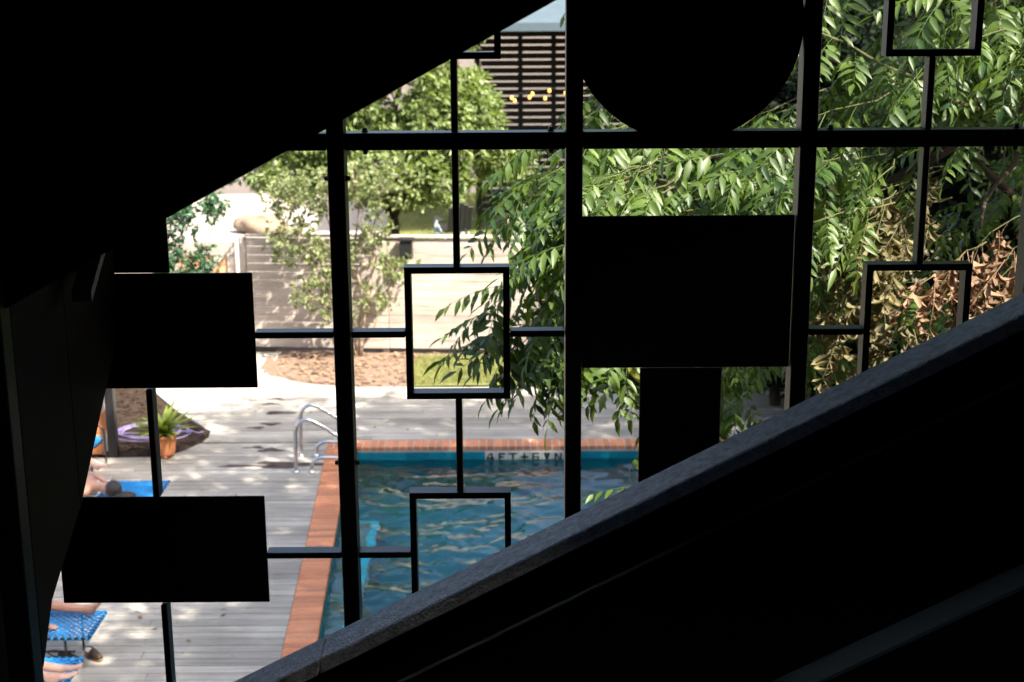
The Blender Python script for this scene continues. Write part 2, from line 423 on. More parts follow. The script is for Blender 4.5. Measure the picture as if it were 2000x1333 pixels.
# coping bricks
cop_me = None
def coping(px_, py_, rz):
    global cop_me
    if cop_me is None:
        b = MB(); b.box(-0.0420, 0.0420, -CW/2, CW/2, 0, 0.062)
        o = b.build('coping_brick', 'brick', pool, bevel=0.006); cop_me = o.data
    else:
        o = bpy.data.objects.new('coping_brick', cop_me); link(o, pool)
    o.location = (px_, py_, -0.045 + random.uniform(-.0015, .0015)); o.rotation_euler = (random.uniform(-.006, .006), 0, rz + random.uniform(-.008, .008))
k = 0
x = x_out(Y_FAR) + 0.05
while x < X_RIGHT: coping(x, Y_FAR-CW/2+0.004, 0); x += 0.0985
y = Y_FAR - CW - 0.05
while y > 10.4: coping(x_out(y)+CW/2, y, R(90)+0.0556); y -= 0.0985
mo = MB()
mo.add([(x_out(Y_FAR)+.004, Y_FAR, 0.011), (X_RIGHT, Y_FAR, 0.011), (X_RIGHT, yw+.006, 0.011), (x_out(yw)+.004, yw+.006, 0.011),
        (x_out(Y_FAR)+.004, Y_FAR, -0.058), (X_RIGHT, Y_FAR, -0.058), (X_RIGHT, yw+.006, -0.058), (x_out(yw)+.004, yw+.006, -0.058)],
       [(0,1,2,3),(4,7,6,5),(0,4,5,1),(1,5,6,2),(2,6,7,3),(3,7,4,0)])
ya, yb = yw+.004, 9.3
mo.add([(x_out(ya)+.004, ya, 0.011), (x_out(ya)+CW-.006, ya, 0.011), (x_out(yb)+CW-.006, yb, 0.011), (x_out(yb)+.004, yb, 0.011),
        (x_out(ya)+.004, ya, -0.058), (x_out(ya)+CW-.006, ya, -0.058), (x_out(yb)+CW-.006, yb, -0.058), (x_out(yb)+.004, yb, -0.058)],
       [(0,1,2,3),(4,7,6,5),(0,4,5,1),(1,5,6,2),(2,6,7,3),(3,7,4,0)])
mo.build('mortar_bed', 'mortar', pool)

# water surface with real ripples
nx, ny = 300, 350
gx = np.linspace(-2.3, 5.8, nx); gy = np.linspace(9.45, yw-0.013, ny)
GX, GY = np.meshgrid(gx, gy)
xl = -2.514 + (18.49-GY)*0.0556 + CW
GX = xl + (GX+2.3)/8.1*(5.69 - xl)
Z = np.zeros_like(GX)
for k in range(50):
    lam = 0.14*(1.25/0.14)**rng.random(); th = rng.normal(R(95), 0.75); ph = rng.random()*6.28
    q = 2*math.pi/lam
    wx = GX + 0.12*np.sin(GY*1.7+k); wy = GY + 0.15*np.sin(GX*1.3+2*k)
    Z += 0.0054*lam**0.95*np.sin(q*(math.cos(th)*wx+math.sin(th)*wy)+ph)
for k in range(34):
    lam = 0.10*2.2**rng.random(); th = rng.normal(R(95), 0.9); ph = rng.random()*6.28
    q = 2*math.pi/lam
    Z += 0.0022*lam*np.sin(q*(math.cos(th)*(GX+.05*np.sin(GY*3+k))+math.sin(th)*(GY+.05*np.sin(GX*4+k)))+ph)
calm = 0.45 + 0.55*np.clip((18.1-GY)/1.2, 0, 1)
Z = -0.155 + Z*calm*(0.8+0.3*np.sin(GX*0.9+GY*0.6))
V = np.stack([GX.ravel(), GY.ravel(), Z.ravel()], 1)
I = np.arange(nx*ny).reshape(ny, nx)
F = np.stack([I[:-1,:-1].ravel(), I[:-1,1:].ravel(), I[1:,1:].ravel(), I[1:,:-1].ravel()], 1)
wo = arr_mesh('water', V, F, 'water', None, True); tag(wo, kind='structure')

# deck of single planks
deck = empty('deck', (0, 0, 0)); tag(deck, kind='structure')
BED_Y = [17.89, 17.95, 18.13, 18.57, 18.80, 19.08, 19.5, 20.04, 21.06, 22.0, 23.6]
BED_X = [-5.30, -4.80, -4.46, -4.25, -4.21, -4.24, -4.52, -4.90, -5.48, -6.1, -7.0]
BK_Y = [21.29, 21.33, 21.45, 21.7, 22.1, 22.5, 23.6]
BK_X = [-1.9, -2.55, -3.05, -3.52, -3.88, -3.98, -3.95]
def left_lim(y): return -8.6 if y < 17.89 else float(np.interp(y, BED_Y, BED_X))
def right_lim(y, row): 
    if row < Y_FAR: return x_out(y)-0.006
    if row < 21.29: return 7.0
    return float(np.interp(y, BK_Y, BK_X))
y = 9.0; PW = 0.140; gap = 0.009
while y < 23.45:
    ym = y + PW/2
    y0, y1 = y, y+PW-gap
    if y0 < Y_FAR < y1:      # boards meet the coping's back edge
        y0 = Y_FAR + 0.006; row = Y_FAR+0.01
    else: row = ym
    la, lb = left_lim(y0), left_lim(y1); ra, rb = right_lim(y0, row), right_lim(y1, row)
    L_, R_ = (la+lb)/2, (ra+rb)/2
    if R_-L_ > 0.15:
        cuts = []
        xx = L_ + random.uniform(1.2, 4.0)
        while xx < R_-0.8: cuts.append(xx); xx += random.uniform(3.2, 4.9)
        ends = [(la, lb)] + [(c, c) for c in cuts] + [(ra, rb)]
        for a, b in zip(ends[:-1], ends[1:]):
            ga = 0.003 if a[0] in cuts else 0
            gb = 0.003 if b[0] in cuts else 0
            zt = random.uniform(-.0015, .0015)
            p = MB()
            p.add([(a[0]+ga, y0, -.028), (b[0]-gb, y0, -.028), (b[1]-gb, y1, -.028), (a[1]+ga, y1, -.028),
                   (a[0]+ga, y0, zt), (b[0]-gb, y0, zt), (b[1]-gb, y1, zt), (a[1]+ga, y1, zt)],
                  [(0,3,2,1),(4,5,6,7),(0,1,5,4),(1,2,6,5),(2,3,7,6),(3,0,4,7)])
            p.build('plank', 'deck', deck)
    y += PW

# planting beds
def bumpy_sheet(name, inside, x0, x1, y0, y1, step, z, amp, m):
    nx = int((x1-x0)/step)+1; ny = int((y1-y0)/step)+1
    vs = []; idx = {}
    for j in range(ny):
        for i in range(nx):
            px_, py_ = x0+i*step, y0+j*step
            h = z + amp*(mnoise.noise(Vector((px_*1.1, py_*1.1, 0)))+0.5*mnoise.noise(Vector((px_*3.3, py_*3.3, 4)))+0.35*mnoise.noise(Vector((px_*9, py_*9, 9))))
            vs.append((px_, py_, h))
    F = []
    for j in range(ny-1):
        for i in range(nx-1):
            cx, cy = x0+(i+.5)*step, y0+(j+.5)*step
            if inside(cx, cy): F.append((j*nx+i, j*nx+i+1, (j+1)*nx+i+1, (j+1)*nx+i))
    return arr_mesh(name, vs, F, m, None, True)
def in_left(x, y): return 17.8 < y < 23.6 and x < np.interp(y, BED_Y, BED_X)+0.12
def in_back(x, y): return y > 21.2 and x > np.interp(y, BK_Y, BK_X)-0.12
tag(bumpy_sheet('planting_bed', in_left, -8.8, -4.0, 17.84, 23.6, 0.08, -0.032, 0.016, 'soil'), kind='structure')
tag(bumpy_sheet('planting_bed', in_back, -4.2, 7.1, 21.24, 23.9, 0.08, -0.005, 0.035, 'drysoil'), kind='structure')
# mulch and litter on the beds
def chips(name, n, sampler, m, s0, s1):
    V, F = [], []
    for i in range(n):
        p = sampler(); a = random.random()*6.28; L = random.uniform(s0, s1); w = L*random.uniform(.25, .6)
        d = Vector((math.cos(a), math.sin(a), random.uniform(-.3, .3))); e = Vector((-d.y, d.x, random.uniform(-.4, .4)))
        c = Vector(p); k = len(V)
        V += [c-d*L-e*w, c+d*L-e*w, c+d*L*.8+e*w, c-d*L+e*w]; F.append((k, k+1, k+2, k+3))
    o = arr_mesh(name, V, F, m); tag(o, kind='stuff'); return o
def s_left():
    while True:
        x_, y_ = random.uniform(-7, -4.2), random.uniform(17.95, 22)
        if x_ < np.interp(y_, BED_Y, BED_X)-0.08: return (x_, y_, -0.022+random.uniform(0, .016))
def s_back():
    while True:
        x_, y_ = random.uniform(-4, -1.3), random.uniform(21.35, 23.4)
        if x_ > np.interp(y_, BK_Y, BK_X)+0.08: return (x_, y_, 0.015+random.uniform(0, .02))
tag(chips('mulch', 1500, s_left, 'soil', 0.015, 0.05), 'loose dark bark mulch scattered over the left planting bed', 'mulch')
tag(chips('leaf_litter', 900, s_back, 'chip', 0.012, 0.05), 'dry leaf litter scattered over the brown bed by the fence', 'leaf litter')

def s_deck():
    while True:
        x_, y_ = random.uniform(-4.2, 3.0), random.uniform(10.8, 21.2)
        if (y_ > 18.8 or x_ < x_out(y_)-.1) and x_ > (left_lim(y_)+.1): return (x_, y_, 0.006+random.uniform(0, .004))
tag(chips('fallen_leaves', 90, s_deck, 'brownleaf', 0.012, 0.035), 'tiny dry leaves scattered over the grey deck boards', 'leaves')

# little lawn in front of the fence
tag(bumpy_sheet('lawn', lambda x, y: x > -1.62+0.08*math.sin(y*5) and y > 21.3, -1.8, 7.1, 21.26, 23.2, 0.1, 0.035, 0.03, 'lawn'), kind='structure')
def grass_field(name, n, x0, x1, y0, y1, z, h0, h1, label):
    x = rng.uniform(x0, x1, n); y = rng.uniform(y0, y1, n); a = rng.uniform(0, 6.28, n); h = rng.uniform(h0, h1, n)
    lx = rng.normal(0, .35, n)*h; ly = rng.normal(0, .35, n)*h; w = 0.006
    V = np.empty((n, 3, 3)); c, s = np.cos(a)*w, np.sin(a)*w
    zz = np.full(n, z)
    V[:, 0] = np.stack([x-c, y-s, zz], 1); V[:, 1] = np.stack([x+c, y+s, zz], 1); V[:, 2] = np.stack([x+lx, y+ly, zz+h], 1)
    o = arr_mesh(name, V.reshape(-1, 3), np.arange(3*n).reshape(-1, 3), 'grass')
    tag(o, label, 'grass', kind='stuff'); return o
grass_field('grass', 26000, -1.6, 5.0, 21.33, 23.1, 0.02, 0.04, 0.10, 'short bright green grass in the strip before the fence')

# land beyond the fence
d = MB(); d.box(-40, -3.3, 24.0, 43.0, -0.19, 0.0)
tag(d.build('driveway', 'driveway'), kind='structure')
d = MB(); d.box(-3.3, 30, 24.0, 43.0, -0.19, -0.01)
tag(d.build('back_lawn', 'lawn'), kind='structure')
grass_field('back_grass', 16000, -3.2, 3.0, 29.0, 40.0, -0.01, 0.05, 0.14, 'rough grass of the lawn beyond the wooden fence')

# wet patches on the deck
def patch(cx, cy, L, w, label, seed):
    random.seed(seed); n = 28; pts = []
    for k in range(n):
        a = 2*math.pi*k/n; r = 1+0.35*math.sin(3*a+seed)+random.uniform(-.12, .12)
        pts.append((L*0.5*math.cos(a)*r, w*0.5*math.sin(a)*r))
    p = MB(); p.prism(pts, 0, 0.0015, 'z')
    o = p.build('water_puddle', 'wet', None, loc=(cx, cy, 0.0035))
    tag(o, label, 'puddle', 'wet marks on the deck by the pool')
patch(-2.92, 17.60, 0.80, 0.26, 'largest wet patch on the deck, under the pool handrails', 1)
patch(-3.50, 17.56, 0.62, 0.09, 'thin wet streak trailing left from the largest puddle', 2)
patch(-3.25, 18.22, 0.30, 0.15, 'small wet footprint on the deck nearest above the largest puddle', 3)
patch(-3.48, 18.33, 0.26, 0.10, 'narrow wet streak left of the small footprint near the handrails', 4)
patch(-3.62, 19.22, 0.22, 0.10, 'pale wet footprint midway between pot and handrails', 5)
patch(-3.45, 19.40, 0.26, 0.11, 'oval wet footprint in the middle of the trail', 6)
patch(-3.42, 19.95, 0.40, 0.13, 'long wet streak third from the far end of the trail', 8)
patch(-3.62, 20.42, 0.24, 0.11, 'second farthest wet footprint of the trail', 9)
patch(-3.57, 20.68, 0.22, 0.10, 'farthest wet footprint of the trail on the deck', 10)
random.seed(11)

# pool handrails: one bent pipe each, with two deck flanges
def rail(y, dx, label):
    r = empty('pool_handrail', (-2.78+dx, y, 0)); tag(r, label, 'handrail', 'bent steel handrails at the pool corner')
    pts = [(0, 0, 0), (0.005, 0, .3), (0.015, 0, .55), (0.05, 0, .64), (0.13, 0, .695), (0.22, 0, .685), (0.32, 0, .63), (0.55, 0, .48), (0.63, 0, .42),
           (0.69, 0, .32), (0.66, 0, .22), (0.58, 0, .19), (0.45, 0, .19), (0.33, 0, .19), (0.25, 0, .16), (0.205, 0, .09), (0.20, 0, 0)]
    m = MB(); m.tube(smooth_path(pts, 5), 0.0255, 12); m.build('pipe', 'steelpipe', r, True)
    for fx in (0, 0.20):
        q = MB(); q.lathe([(.052, 0.001), (.052, .012), (.034, .022), (.026, .03)], (fx, 0, 0), 16); q.build('flange', 'steelpipe', r, True)
rail(17.32, 0, 'nearer bent stainless steel handrail at the pool corner')
rail(17.98, -0.03, 'farther bent stainless steel handrail at the pool corner')

# ================================================================== FENCE AND GATE
FY = -math.atan2(0.31, 4.03)
fence = empty('wooden_fence', (-4.60, 23.70, 0), FY); tag(fence, 'pale weathered wooden fence of horizontal boards behind the pool deck', 'fence')
bd = None
PL = 2.40
for pnl in range(5):
    for c in range(13):
        if bd is None:
            b = MB(); b.box(0.0, PL-0.01, -0.011, 0.011, 0, 0.1370)
            o = b.build('board', 'fence', fence, bevel=0.003); bd = o.data
        else:
            o = bpy.data.objects.new('board', bd); link(o, fence)
        o.location = (0.13+pnl*PL, random.uniform(-.004, .004)-0.03, 0.08+c*0.1455); o.rotation_euler = (random.uniform(-.02, .02), random.uniform(-.002, .002), 0)
for pnl in range(6):
    b = MB(); b.box(-.055, .055, -.015, .085, -.15, 1.97); b.build('post', 'fencepost', fence, bevel=0.005, loc=(0.06+pnl*PL if pnl else 0.055, 0.02 if pnl else -.02, 0))
for pnl in range(5):
    b = MB(); b.box(0.11+pnl*PL, 0.11+(pnl+1)*PL-.01, -.075, .06, 1.985, 2.02); b.build('cap_board', 'fence', fence, bevel=0.004)
b = MB(); b.box(5.12, 5.24, -.085, -.0455, 0.05, 1.98); b.build('trim_board', 'cedar', fence, bevel=0.004)

gate = empty('wooden_gate', (-5.80, 23.80, 0), FY); tag(gate, 'braced wooden gate with orange boards at the left end of the fence', 'gate')
for k in range(7):
    b = MB(); b.box(0.03+k*0.155, 0.03+k*0.155+0.149, -.012, .012, .08, 1.86); b.build('board', 'cedar', gate, bevel=.003)
for (a, c, z0, z1) in ((0.0, 1.14, 1.66, 1.90), (0.0, 1.14, .06, .22), (0.0, 1.14, .92, 1.06)):
    b = MB(); b.box(a, c, -.05, -.014, z0, z1); b.build('rail', 'fence', gate, bevel=.004)
for a in (0.0, 1.00):
    for z0, z1 in ((.224, .916), (1.064, 1.656)):
        b = MB(); b.box(a, a+.14, -.05, -.014, z0, z1); b.build('stile', 'fencepost', gate, bevel=.004)
for z0, z1 in ((.224, .916), (1.064, 1.656)):
    b = MB(); b.prism([(0.145, z0), (0.31, z0), (0.995, z1), (0.83, z1)], -.048, -.016); b.build('brace', 'fence', gate, bevel=.003)
b = MB(); b.box(1.03, 1.17, -.075, -.0505, 1.28, 1.34); b.box(1.06, 1.09, -.12, -.075, 1.29, 1.33); b.build('latch', 'blackmetal', gate)
# hedge of fence left of the gate
fence2 = empty('fence_post', (-5.92, 23.81, 0), FY); tag(fence2, 'orange cedar post on the hinge side of the gate', 'post')
b = MB(); b.box(-.06, .06, -.06, .06, 0, 1.95); b.build('shaft', 'cedar', fence2, bevel=.005)
b = MB(); b.box(-.075, .075, -.075, .075, 1.952, 1.99); b.build('post_cap', 'cedar', fence2, bevel=.006)

# black box light on the fence
lb = empty('fence_lantern', (-1.74, 23.30, 1.66)); lb.rotation_euler = (0, 0, FY)
tag(lb, 'black box lantern hung on the top of the pale fence', 'lantern')
b = MB(); b.box(-.10, .10, -.11, .06, 0, .31); b.build('housing', 'blackmetal', lb, bevel=.006)
b = MB(); b.box(-.13, .13, -.14, .09, .312, .345); b.build('lid', 'blackmetal', lb, bevel=.005)
b = MB(); b.box(-.03, .03, .0605, .13, .1, .16); b.build('bracket', 'blackmetal', lb)

# ================================================================== LEFT CORNER: pier, post, pot, hose, loungers
pier = empty('brick_pier', (-5.95, 18.25, 0)); tag(pier, 'orange block pier behind the black woven chair', 'pier')
bm_ = None
for c in range(7):
    for k in range(2):
        if bm_ is None:
            b = MB(); b.box(0.004, 0.496, -.2, .2, 0.004, .288); o = b.build('block', 'terracotta', pier, bevel=.012); bm_ = o.data
        else: o = bpy.data.objects.new('block', bm_); link(o, pier)
        o.location = (-0.48+k*0.5+(0.0 if c % 2 else -.02), random.uniform(-.004, .004), c*.292)
b = MB(); b.box(-.49, .50, -.19, .19, 0, 2.04); b.build('mortar', 'mortar', pier)
sp = empty('steel_post', (-5.30, 18.0, -0.05)); tag(sp, 'dark grey square steel post between orange pier and mulch bed', 'post')
b = MB(); b.box(-.06, .06, -.06, .06, 0.012, 3.2); b.build('shaft', 'blackmetal', sp, bevel=.006)
b = MB(); b.box(-.11, .11, -.11, .11, 0, .011); b.build('base_plate', 'steel', sp)

pot = empty('potted_plant', (-4.60, 17.95, 0.0)); tag(pot, 'terracotta pot with spiky yellow-green plant beside the mulch bed', 'plant')
b = MB(); b.lathe([(.105, .035), (.128, .07), (.140, .2), (.146, .28), (.152, .283), (.152, .318), (.135, .322), (.128, .29)], seg=28)
b.build('bowl', 'terracotta', pot, True)
for k in range(3):
    a = k*2.094-1.4
    b = MB(); b.lathe([(.024, 0.001), (.03, .04), (.02, .06)], (.085*math.cos(a), .085*math.sin(a), 0), 10); b.build('foot', 'terracotta', pot, True)
b = MB(); b.lathe([(.12, .285), (.10, .31), (.03, .34)], seg=16); b.build('soil', 'soil', pot)
random.seed(21)
for k in range(52):
    a = random.random()*6.28; el = random.uniform(.25, 1.4); L = random.uniform(.36, .52)
    dx, dy = math.cos(a), math.sin(a); V, F = [], []
    n = 6
    for i in range(n+1):
        t = i/n; w = .034*(1-t)**.6*(0.6+0.8*min(1, t*3))
        r = L*t*math.cos(el-0.5*t); z = .33+L*t*math.sin(el)-.10*t*t
        for s_ in (-1, 0, 1):
            V.append((dx*r-dy*w*s_, dy*r+dx*w*s_, z+(.008 if s_ else 0)*(1-t)))
    for i in range(n):
        F += [(i*3, i*3+1, i*3+4, i*3+3), (i*3+1, i*3+2, i*3+5, i*3+4)]
    arr_mesh('blade', V, F, 'agave', pot, True)
hose = MB(); pts = []
for k in range(150):
    a = k/150*2*math.pi*4.6; r = .36+.05*math.sin(a*.37+1)+.06*math.sin(k*.05)
    pts.append((r*1.25*math.cos(a)+.04*math.sin(a*.22), r*math.sin(a)*.95, .014+.010*(k/30)+.006*math.sin(a*1.7)))
pts += [(0.56, .05, .03), (0.66, .0, .012), (0.72, .08, .01)]
hose.tube(pts, .0085, 8)
o = hose.build('garden_hose', 'hose', None, True, loc=(-5.06, 19.02, -.018)); tag(o, 'coiled lilac garden hose lying on the dark mulch', 'hose')

# ---- woven loungers
def clip_seg(p, q, x0, x1, y0, y1):
    d = (q[0]-p[0], q[1]-p[1]); t0, t1 = 0.0, 1.0
    for den, num in ((-d[0], p[0]-x0), (d[0], x1-p[0]), (-d[1], p[1]-y0), (d[1], y1-p[1])):
        if abs(den) < 1e-9:
            if num < 0: return None
        else:
            t = num/den
            if den < 0: t0 = max(t0, t)
            else: t1 = min(t1, t)
    if t0 >= t1: return None
    return (p[0]+d[0]*t0, p[1]+d[1]*t0), (p[0]+d[0]*t1, p[1]+d[1]*t1)
def lounger(x1, yc, label, L=1.85, w=0.56, h=0.36):
    r = empty('sun_lounger', (x1-L/2, yc, 0)); tag(r, label, 'lounger', 'blue corded sun loungers by the pool')
    x0, x1 = -L/2, L/2; y0, y1 = -w/2, w/2
    b = MB(); b.tube([(x0, y0, h), (x1, y0, h)], .014); b.tube([(x0, y1, h), (x1, y1, h)], .014)
    b.tube([(x0, y0, h), (x0, y1, h)], .014); b.tube([(x1, y0, h), (x1, y1, h)], .014); b.build('frame', 'blackmetal', r)
    for fx in (x0+.28, x1-.22):
        for s_ in (-1, 1):
            b = MB(); b.tube([(fx, s_*(w/2-.02), h), (fx+.0, s_*(w/2-.04), 0.0)], .012); b.build('leg', 'blackmetal', r)
    b = MB(); b.tube([(x0+.28, 0, .1), (x1-.22, 0, .1)], .009); b.build('stretcher', 'blackmetal', r)
    b = MB()
    sp_ = .064
    for dirn in (1, -1):
        c = -L
        while c < L:
            seg = clip_seg((c-w, -dirn*w), (c+w, dirn*w), x0, x1, y0, y1)
            if seg:
                (ax, ay), (bx, by) = seg
                z = h+.014+.006*dirn
                if math.hypot(bx-ax, by-ay) > .05: b.tube([(ax, ay, h-.004), (ax+(bx-ax)*.06, ay+(by-ay)*.06, z), (bx-(bx-ax)*.06, by-(by-ay)*.06, z), (bx, by, h-.004)], .0085, 5)
            c += sp_
    # cord wraps round the frame
    xx = x0+.03
    while xx < x1:
        for s_ in (y0, y1): b.tube([(xx, s_, h-.001), (xx+.02, s_, h+.001)], .021, 6)
        xx += .062
    yy = y0+.04
    while yy < y1:
        for s_ in (x0, x1): b.tube([(s_, yy, h-.001), (s_, yy+.02, h+.001)], .021, 6)
        yy += .062
    b.build('webbing', 'cord', r)
    return r
lounger(-4.08, 15.62, 'blue corded lounger with a dark-haired person lying on a striped towel', w=0.66)
lounger(-3.82, 12.04, 'blue corded lounger with tanned legs on it above brown clogs', w=0.56)
lounger(-3.76, 11.08, 'blue corded lounger with fair bare feet at the lower left corner', w=0.56)

tw = MB()
nxT, nyT = 12, 10
vs = [( -0.42+0.84*i/nxT, -.31+.60*j/nyT, .008*math.sin(i*1.3+j)+.006*math.cos(j*2.1)) for j in range(nyT+1) for i in range(nxT+1)]
fs = [(j*(nxT+1)+i, j*(nxT+1)+i+1, (j+1)*(nxT+1)+i+1, (j+1)*(nxT+1)+i) for j in range(nyT) for i in range(nxT)]
tw.add(vs, fs)
o = tw.build('beach_towel', 'towel', None, True, loc=(-5.17, 15.63, .402)); tag(o, 'white towel with thin teal stripes spread on the far lounger', 'towel')
sm = o.modifiers.new('thick', 'SOLIDIFY'); sm.thickness = .006

# black chair with corded seat
ch = empty('woven_chair', (-5.60, 17.42, 0)); tag(ch, 'black tube armchair with blue corded seat before the orange pier', 'chair')
for s_ in (-1, 1):
    b = MB(); b.tube(smooth_path([(.27, s_*.31, 0), (.27, s_*.31, .3), (.265, s_*.31, .44), (.2, s_*.31, .51), (0, s_*.31, .53), (-.3, s_*.31, .55)], 4), .014)
    b.build('arm', 'blackmetal', ch, True)
    b = MB(); b.tube([(-.3, s_*.31, .90), (-.26, s_*.31, .5), (-.32, s_*.31, 0)], .014); b.build('rear_leg', 'blackmetal', ch, True)
b = MB(); ring = []
for k in range(33):
    a = 2*math.pi*k/32; ring.append((.30*math.copysign(abs(math.cos(a))**.7, math.cos(a))-.0, .30*math.copysign(abs(math.sin(a))**.7, math.sin(a)), .37))
b.tube(ring, .013); b.build('seat_ring', 'blackmetal', ch, True)
b = MB()
for k in range(-9, 10):
    c = k*.031
    hw = .285*math.sqrt(max(0, 1-(c/.30)**4))
    b.tube([(c, -hw, .372), (c, 0, .362), (c, hw, .372)], .010, 5); b.tube([(-hw, c, .38), (0, c, .37), (hw, c, .38)], .010, 5)
b.build('seat', 'cord', ch)
b = MB()
for k in range(14):
    b.tube([(-.27-.025*k/14, -.3, .42+k*.036), (-.30-.025*k/14, 0, .42+k*.036), (-.27-.025*k/14, .3, .42+k*.036)], .010, 5)
b.build('backrest', 'cord', ch)

# ---- people: one continuous skinned body each
def skin_person(name, label, J, E, skin, root, hair=None, extra=None):
    """J: {joint: ((x,y,z), radius or (rx,ry))}; E: edges"""
    keys = list(J); ix = {k: i for i, k in enumerate(keys)}
    me = bpy.data.meshes.new('body'); bm = bmesh.new()
    lay = bm.verts.layers.skin.verify()
    for k in keys:
        v = bm.verts.new(J[k][0]); rr = J[k][1]
        v[lay].radius = (rr, rr) if not isinstance(rr, tuple) else rr
        if k == root: v[lay].use_root = True
    bm.verts.ensure_lookup_table()
    for a, b in E: bm.edges.new((bm.verts[ix[a]], bm.verts[ix[b]]))
    bm.to_mesh(me); bm.free()
    me.materials.append(MT[skin])
    p = empty(name, J[root][0]); tag(p, label, 'person')
    o = bpy.data.objects.new('body', me); link(o)
    o.parent = p; o.matrix_parent_inverse = Matrix.Translation(-Vector(J[root][0]))
    s_ = o.modifiers.new('skin', 'SKIN'); s_.use_smooth_shade = True
    s2 = o.modifiers.new('sub', 'SUBSURF'); s2.levels = 2; s2.render_levels = 2
    def part(nm, mb, mm, smooth=True):
        q = mb.build(nm, mm, None, smooth); q.parent = p; q.matrix_parent_inverse = Matrix.Translation(-Vector(J[root][0])); return q
    return p, part

def ellipsoid(mb, c, r, rows=10, seg=16, fn=None):
    vs, fs = [], []
    for i in range(rows+1):
        th = math.pi*i/rows
        for k in range(seg):
            ph = 2*math.pi*k/seg
            v = Vector((r[0]*math.sin(th)*math.cos(ph), r[1]*math.sin(th)*math.sin(ph), r[2]*math.cos(th)))
            if fn: v = fn(v, th, ph)
            vs.append(Vector(c)+v)
    for i in range(rows):
        for k in range(seg):
            fs.append((i*seg+k, i*seg+(k+1) % seg, (i+1)*seg+(k+1) % seg, (i+1)*seg+k))
    mb.add(vs, fs)

def hand(J, E, wrist, base, direc, side, upv, s=1.0):
    """palm and five separate fingers as chains on the wrist"""
    d = Vector(direc).normalized(); sd = Vector(side).normalized(); u = Vector(upv).normalized(); b = Vector(base)
    J[wrist+'_palm'] = (tuple(b+d*.05), (.030, .014)); E.append((wrist, wrist+'_palm'))
    for i, (off, ln) in enumerate(((-.030, .068), (-.010, .080), (.010, .076), (.029, .060))):
        a = wrist+'_f%d' % i
        J[a+'a'] = (tuple(b+d*.085+sd*off), .0095); J[a+'b'] = (tuple(b+d*(.085+ln*.55)+sd*off*1.15-u*.006), .0085); J[a+'c'] = (tuple(b+d*(.085+ln)+sd*off*1.2-u*.020), .007)
        E += [(wrist+'_palm', a+'a'), (a+'a', a+'b'), (a+'b', a+'c')]
    a = wrist+'_t'
    J[a+'a'] = (tuple(b+d*.045-sd*.042-u*.004), .011); J[a+'b'] = (tuple(b+d*.078-sd*.058-u*.012), .009)
    E += [(wrist+'_palm', a+'a'), (a+'a', a+'b')]

def supine(px_, yc, zt, legs, arms=True):
    """pelvis at px_, head towards -x, on a bed of height zt"""
    J = {'pelvis': ((px_, yc, zt+.10), (.13, .10)), 'waist': ((px_-.18, yc, zt+.11), (.115, .09)), 'chest': ((px_-.40, yc, zt+.12), (.145, .105)),
         'neckb': ((px_-.56, yc, zt+.125), (.07, .06)), 'neck': ((px_-.62, yc, zt+.135), .05), 'head': ((px_-.72, yc, zt+.14), (.075, .09)), 'crown': ((px_-.80, yc, zt+.145), (.065, .08))}
    E = [('pelvis', 'waist'), ('waist', 'chest'), ('chest', 'neckb'), ('neckb', 'neck'), ('neck', 'head'), ('head', 'crown')]
    for s_, nm in ((1, 'l'), (-1, 'r')):
        J['sh'+nm] = ((px_-.50, yc+s_*.17, zt+.11), .055); J['el'+nm] = ((px_-.25, yc+s_*.235, zt+.07), .038); J['wr'+nm] = ((px_-.02, yc+s_*.22, zt+.055), .026)
        E += [('chest', 'sh'+nm), ('sh'+nm, 'el'+nm), ('el'+nm, 'wr'+nm)]
        hand(J, E, 'wr'+nm, J['wr'+nm][0], (1, 0, -.05), (0, -s_, 0), (0, 0, 1))
        hip, kn, an, heel, ball, toe = legs[nm]
        J['hp'+nm] = (hip, .085); J['th'+nm] = (tuple((Vector(hip)*.5+Vector(kn)*.5)), .072); J['kn'+nm] = (kn, .053)
        cf = Vector(kn)*.65+Vector(an)*.35; J['cf'+nm] = (tuple(cf), .054); J['an'+nm] = (an, .034)
        J['he'+nm] = (heel, .030); J['ba'+nm] = (ball, (.036, .022)); J['to'+nm] = (toe, (.032, .013))
        E += [('pelvis', 'hp'+nm), ('hp'+nm, 'th'+nm), ('th'+nm, 'kn'+nm), ('kn'+nm, 'cf'+nm), ('cf'+nm, 'an'+nm), ('an'+nm, 'he'+nm), ('an'+nm, 'ba'+nm), ('ba'+nm, 'to'+nm)]
    return J, E

def head_parts(part, c, fwd, upv, hairmat='hair'):
    """hair cap, nose, ears, eyes, mouth around head centre; fwd = face direction, upv = towards crown"""
    f = Vector(fwd).normalized(); u = Vector(upv).normalized(); s_ = f.cross(u)
    c = Vector(c)
    hm = MB()
    def hf(v, th, ph): return v
    ellipsoid(hm, c+u*.03-f*.022, (.098, .098, .105))
    part('hair', hm, hairmat)
    n = MB(); ellipsoid(n, c+f*.098-u*.012, (.014, .014, .022), 6, 8); part('nose', n, 'skin')
    for sg in (-1, 1):
        e = MB(); ellipsoid(e, c+s_*sg*.084-u*.01, (.014, .014, .03), 6, 8); part('ear', e, 'skin')
        e = MB(); ellipsoid(e, c+f*.080+s_*sg*.032+u*.014, (.012, .012, .008), 6, 8); part('eye', e, 'glyph')
    e = MB(); ellipsoid(e, c+f*.084-u*.05, (.012, .022, .007), 6, 8); part('mouth', e, 'terracotta')

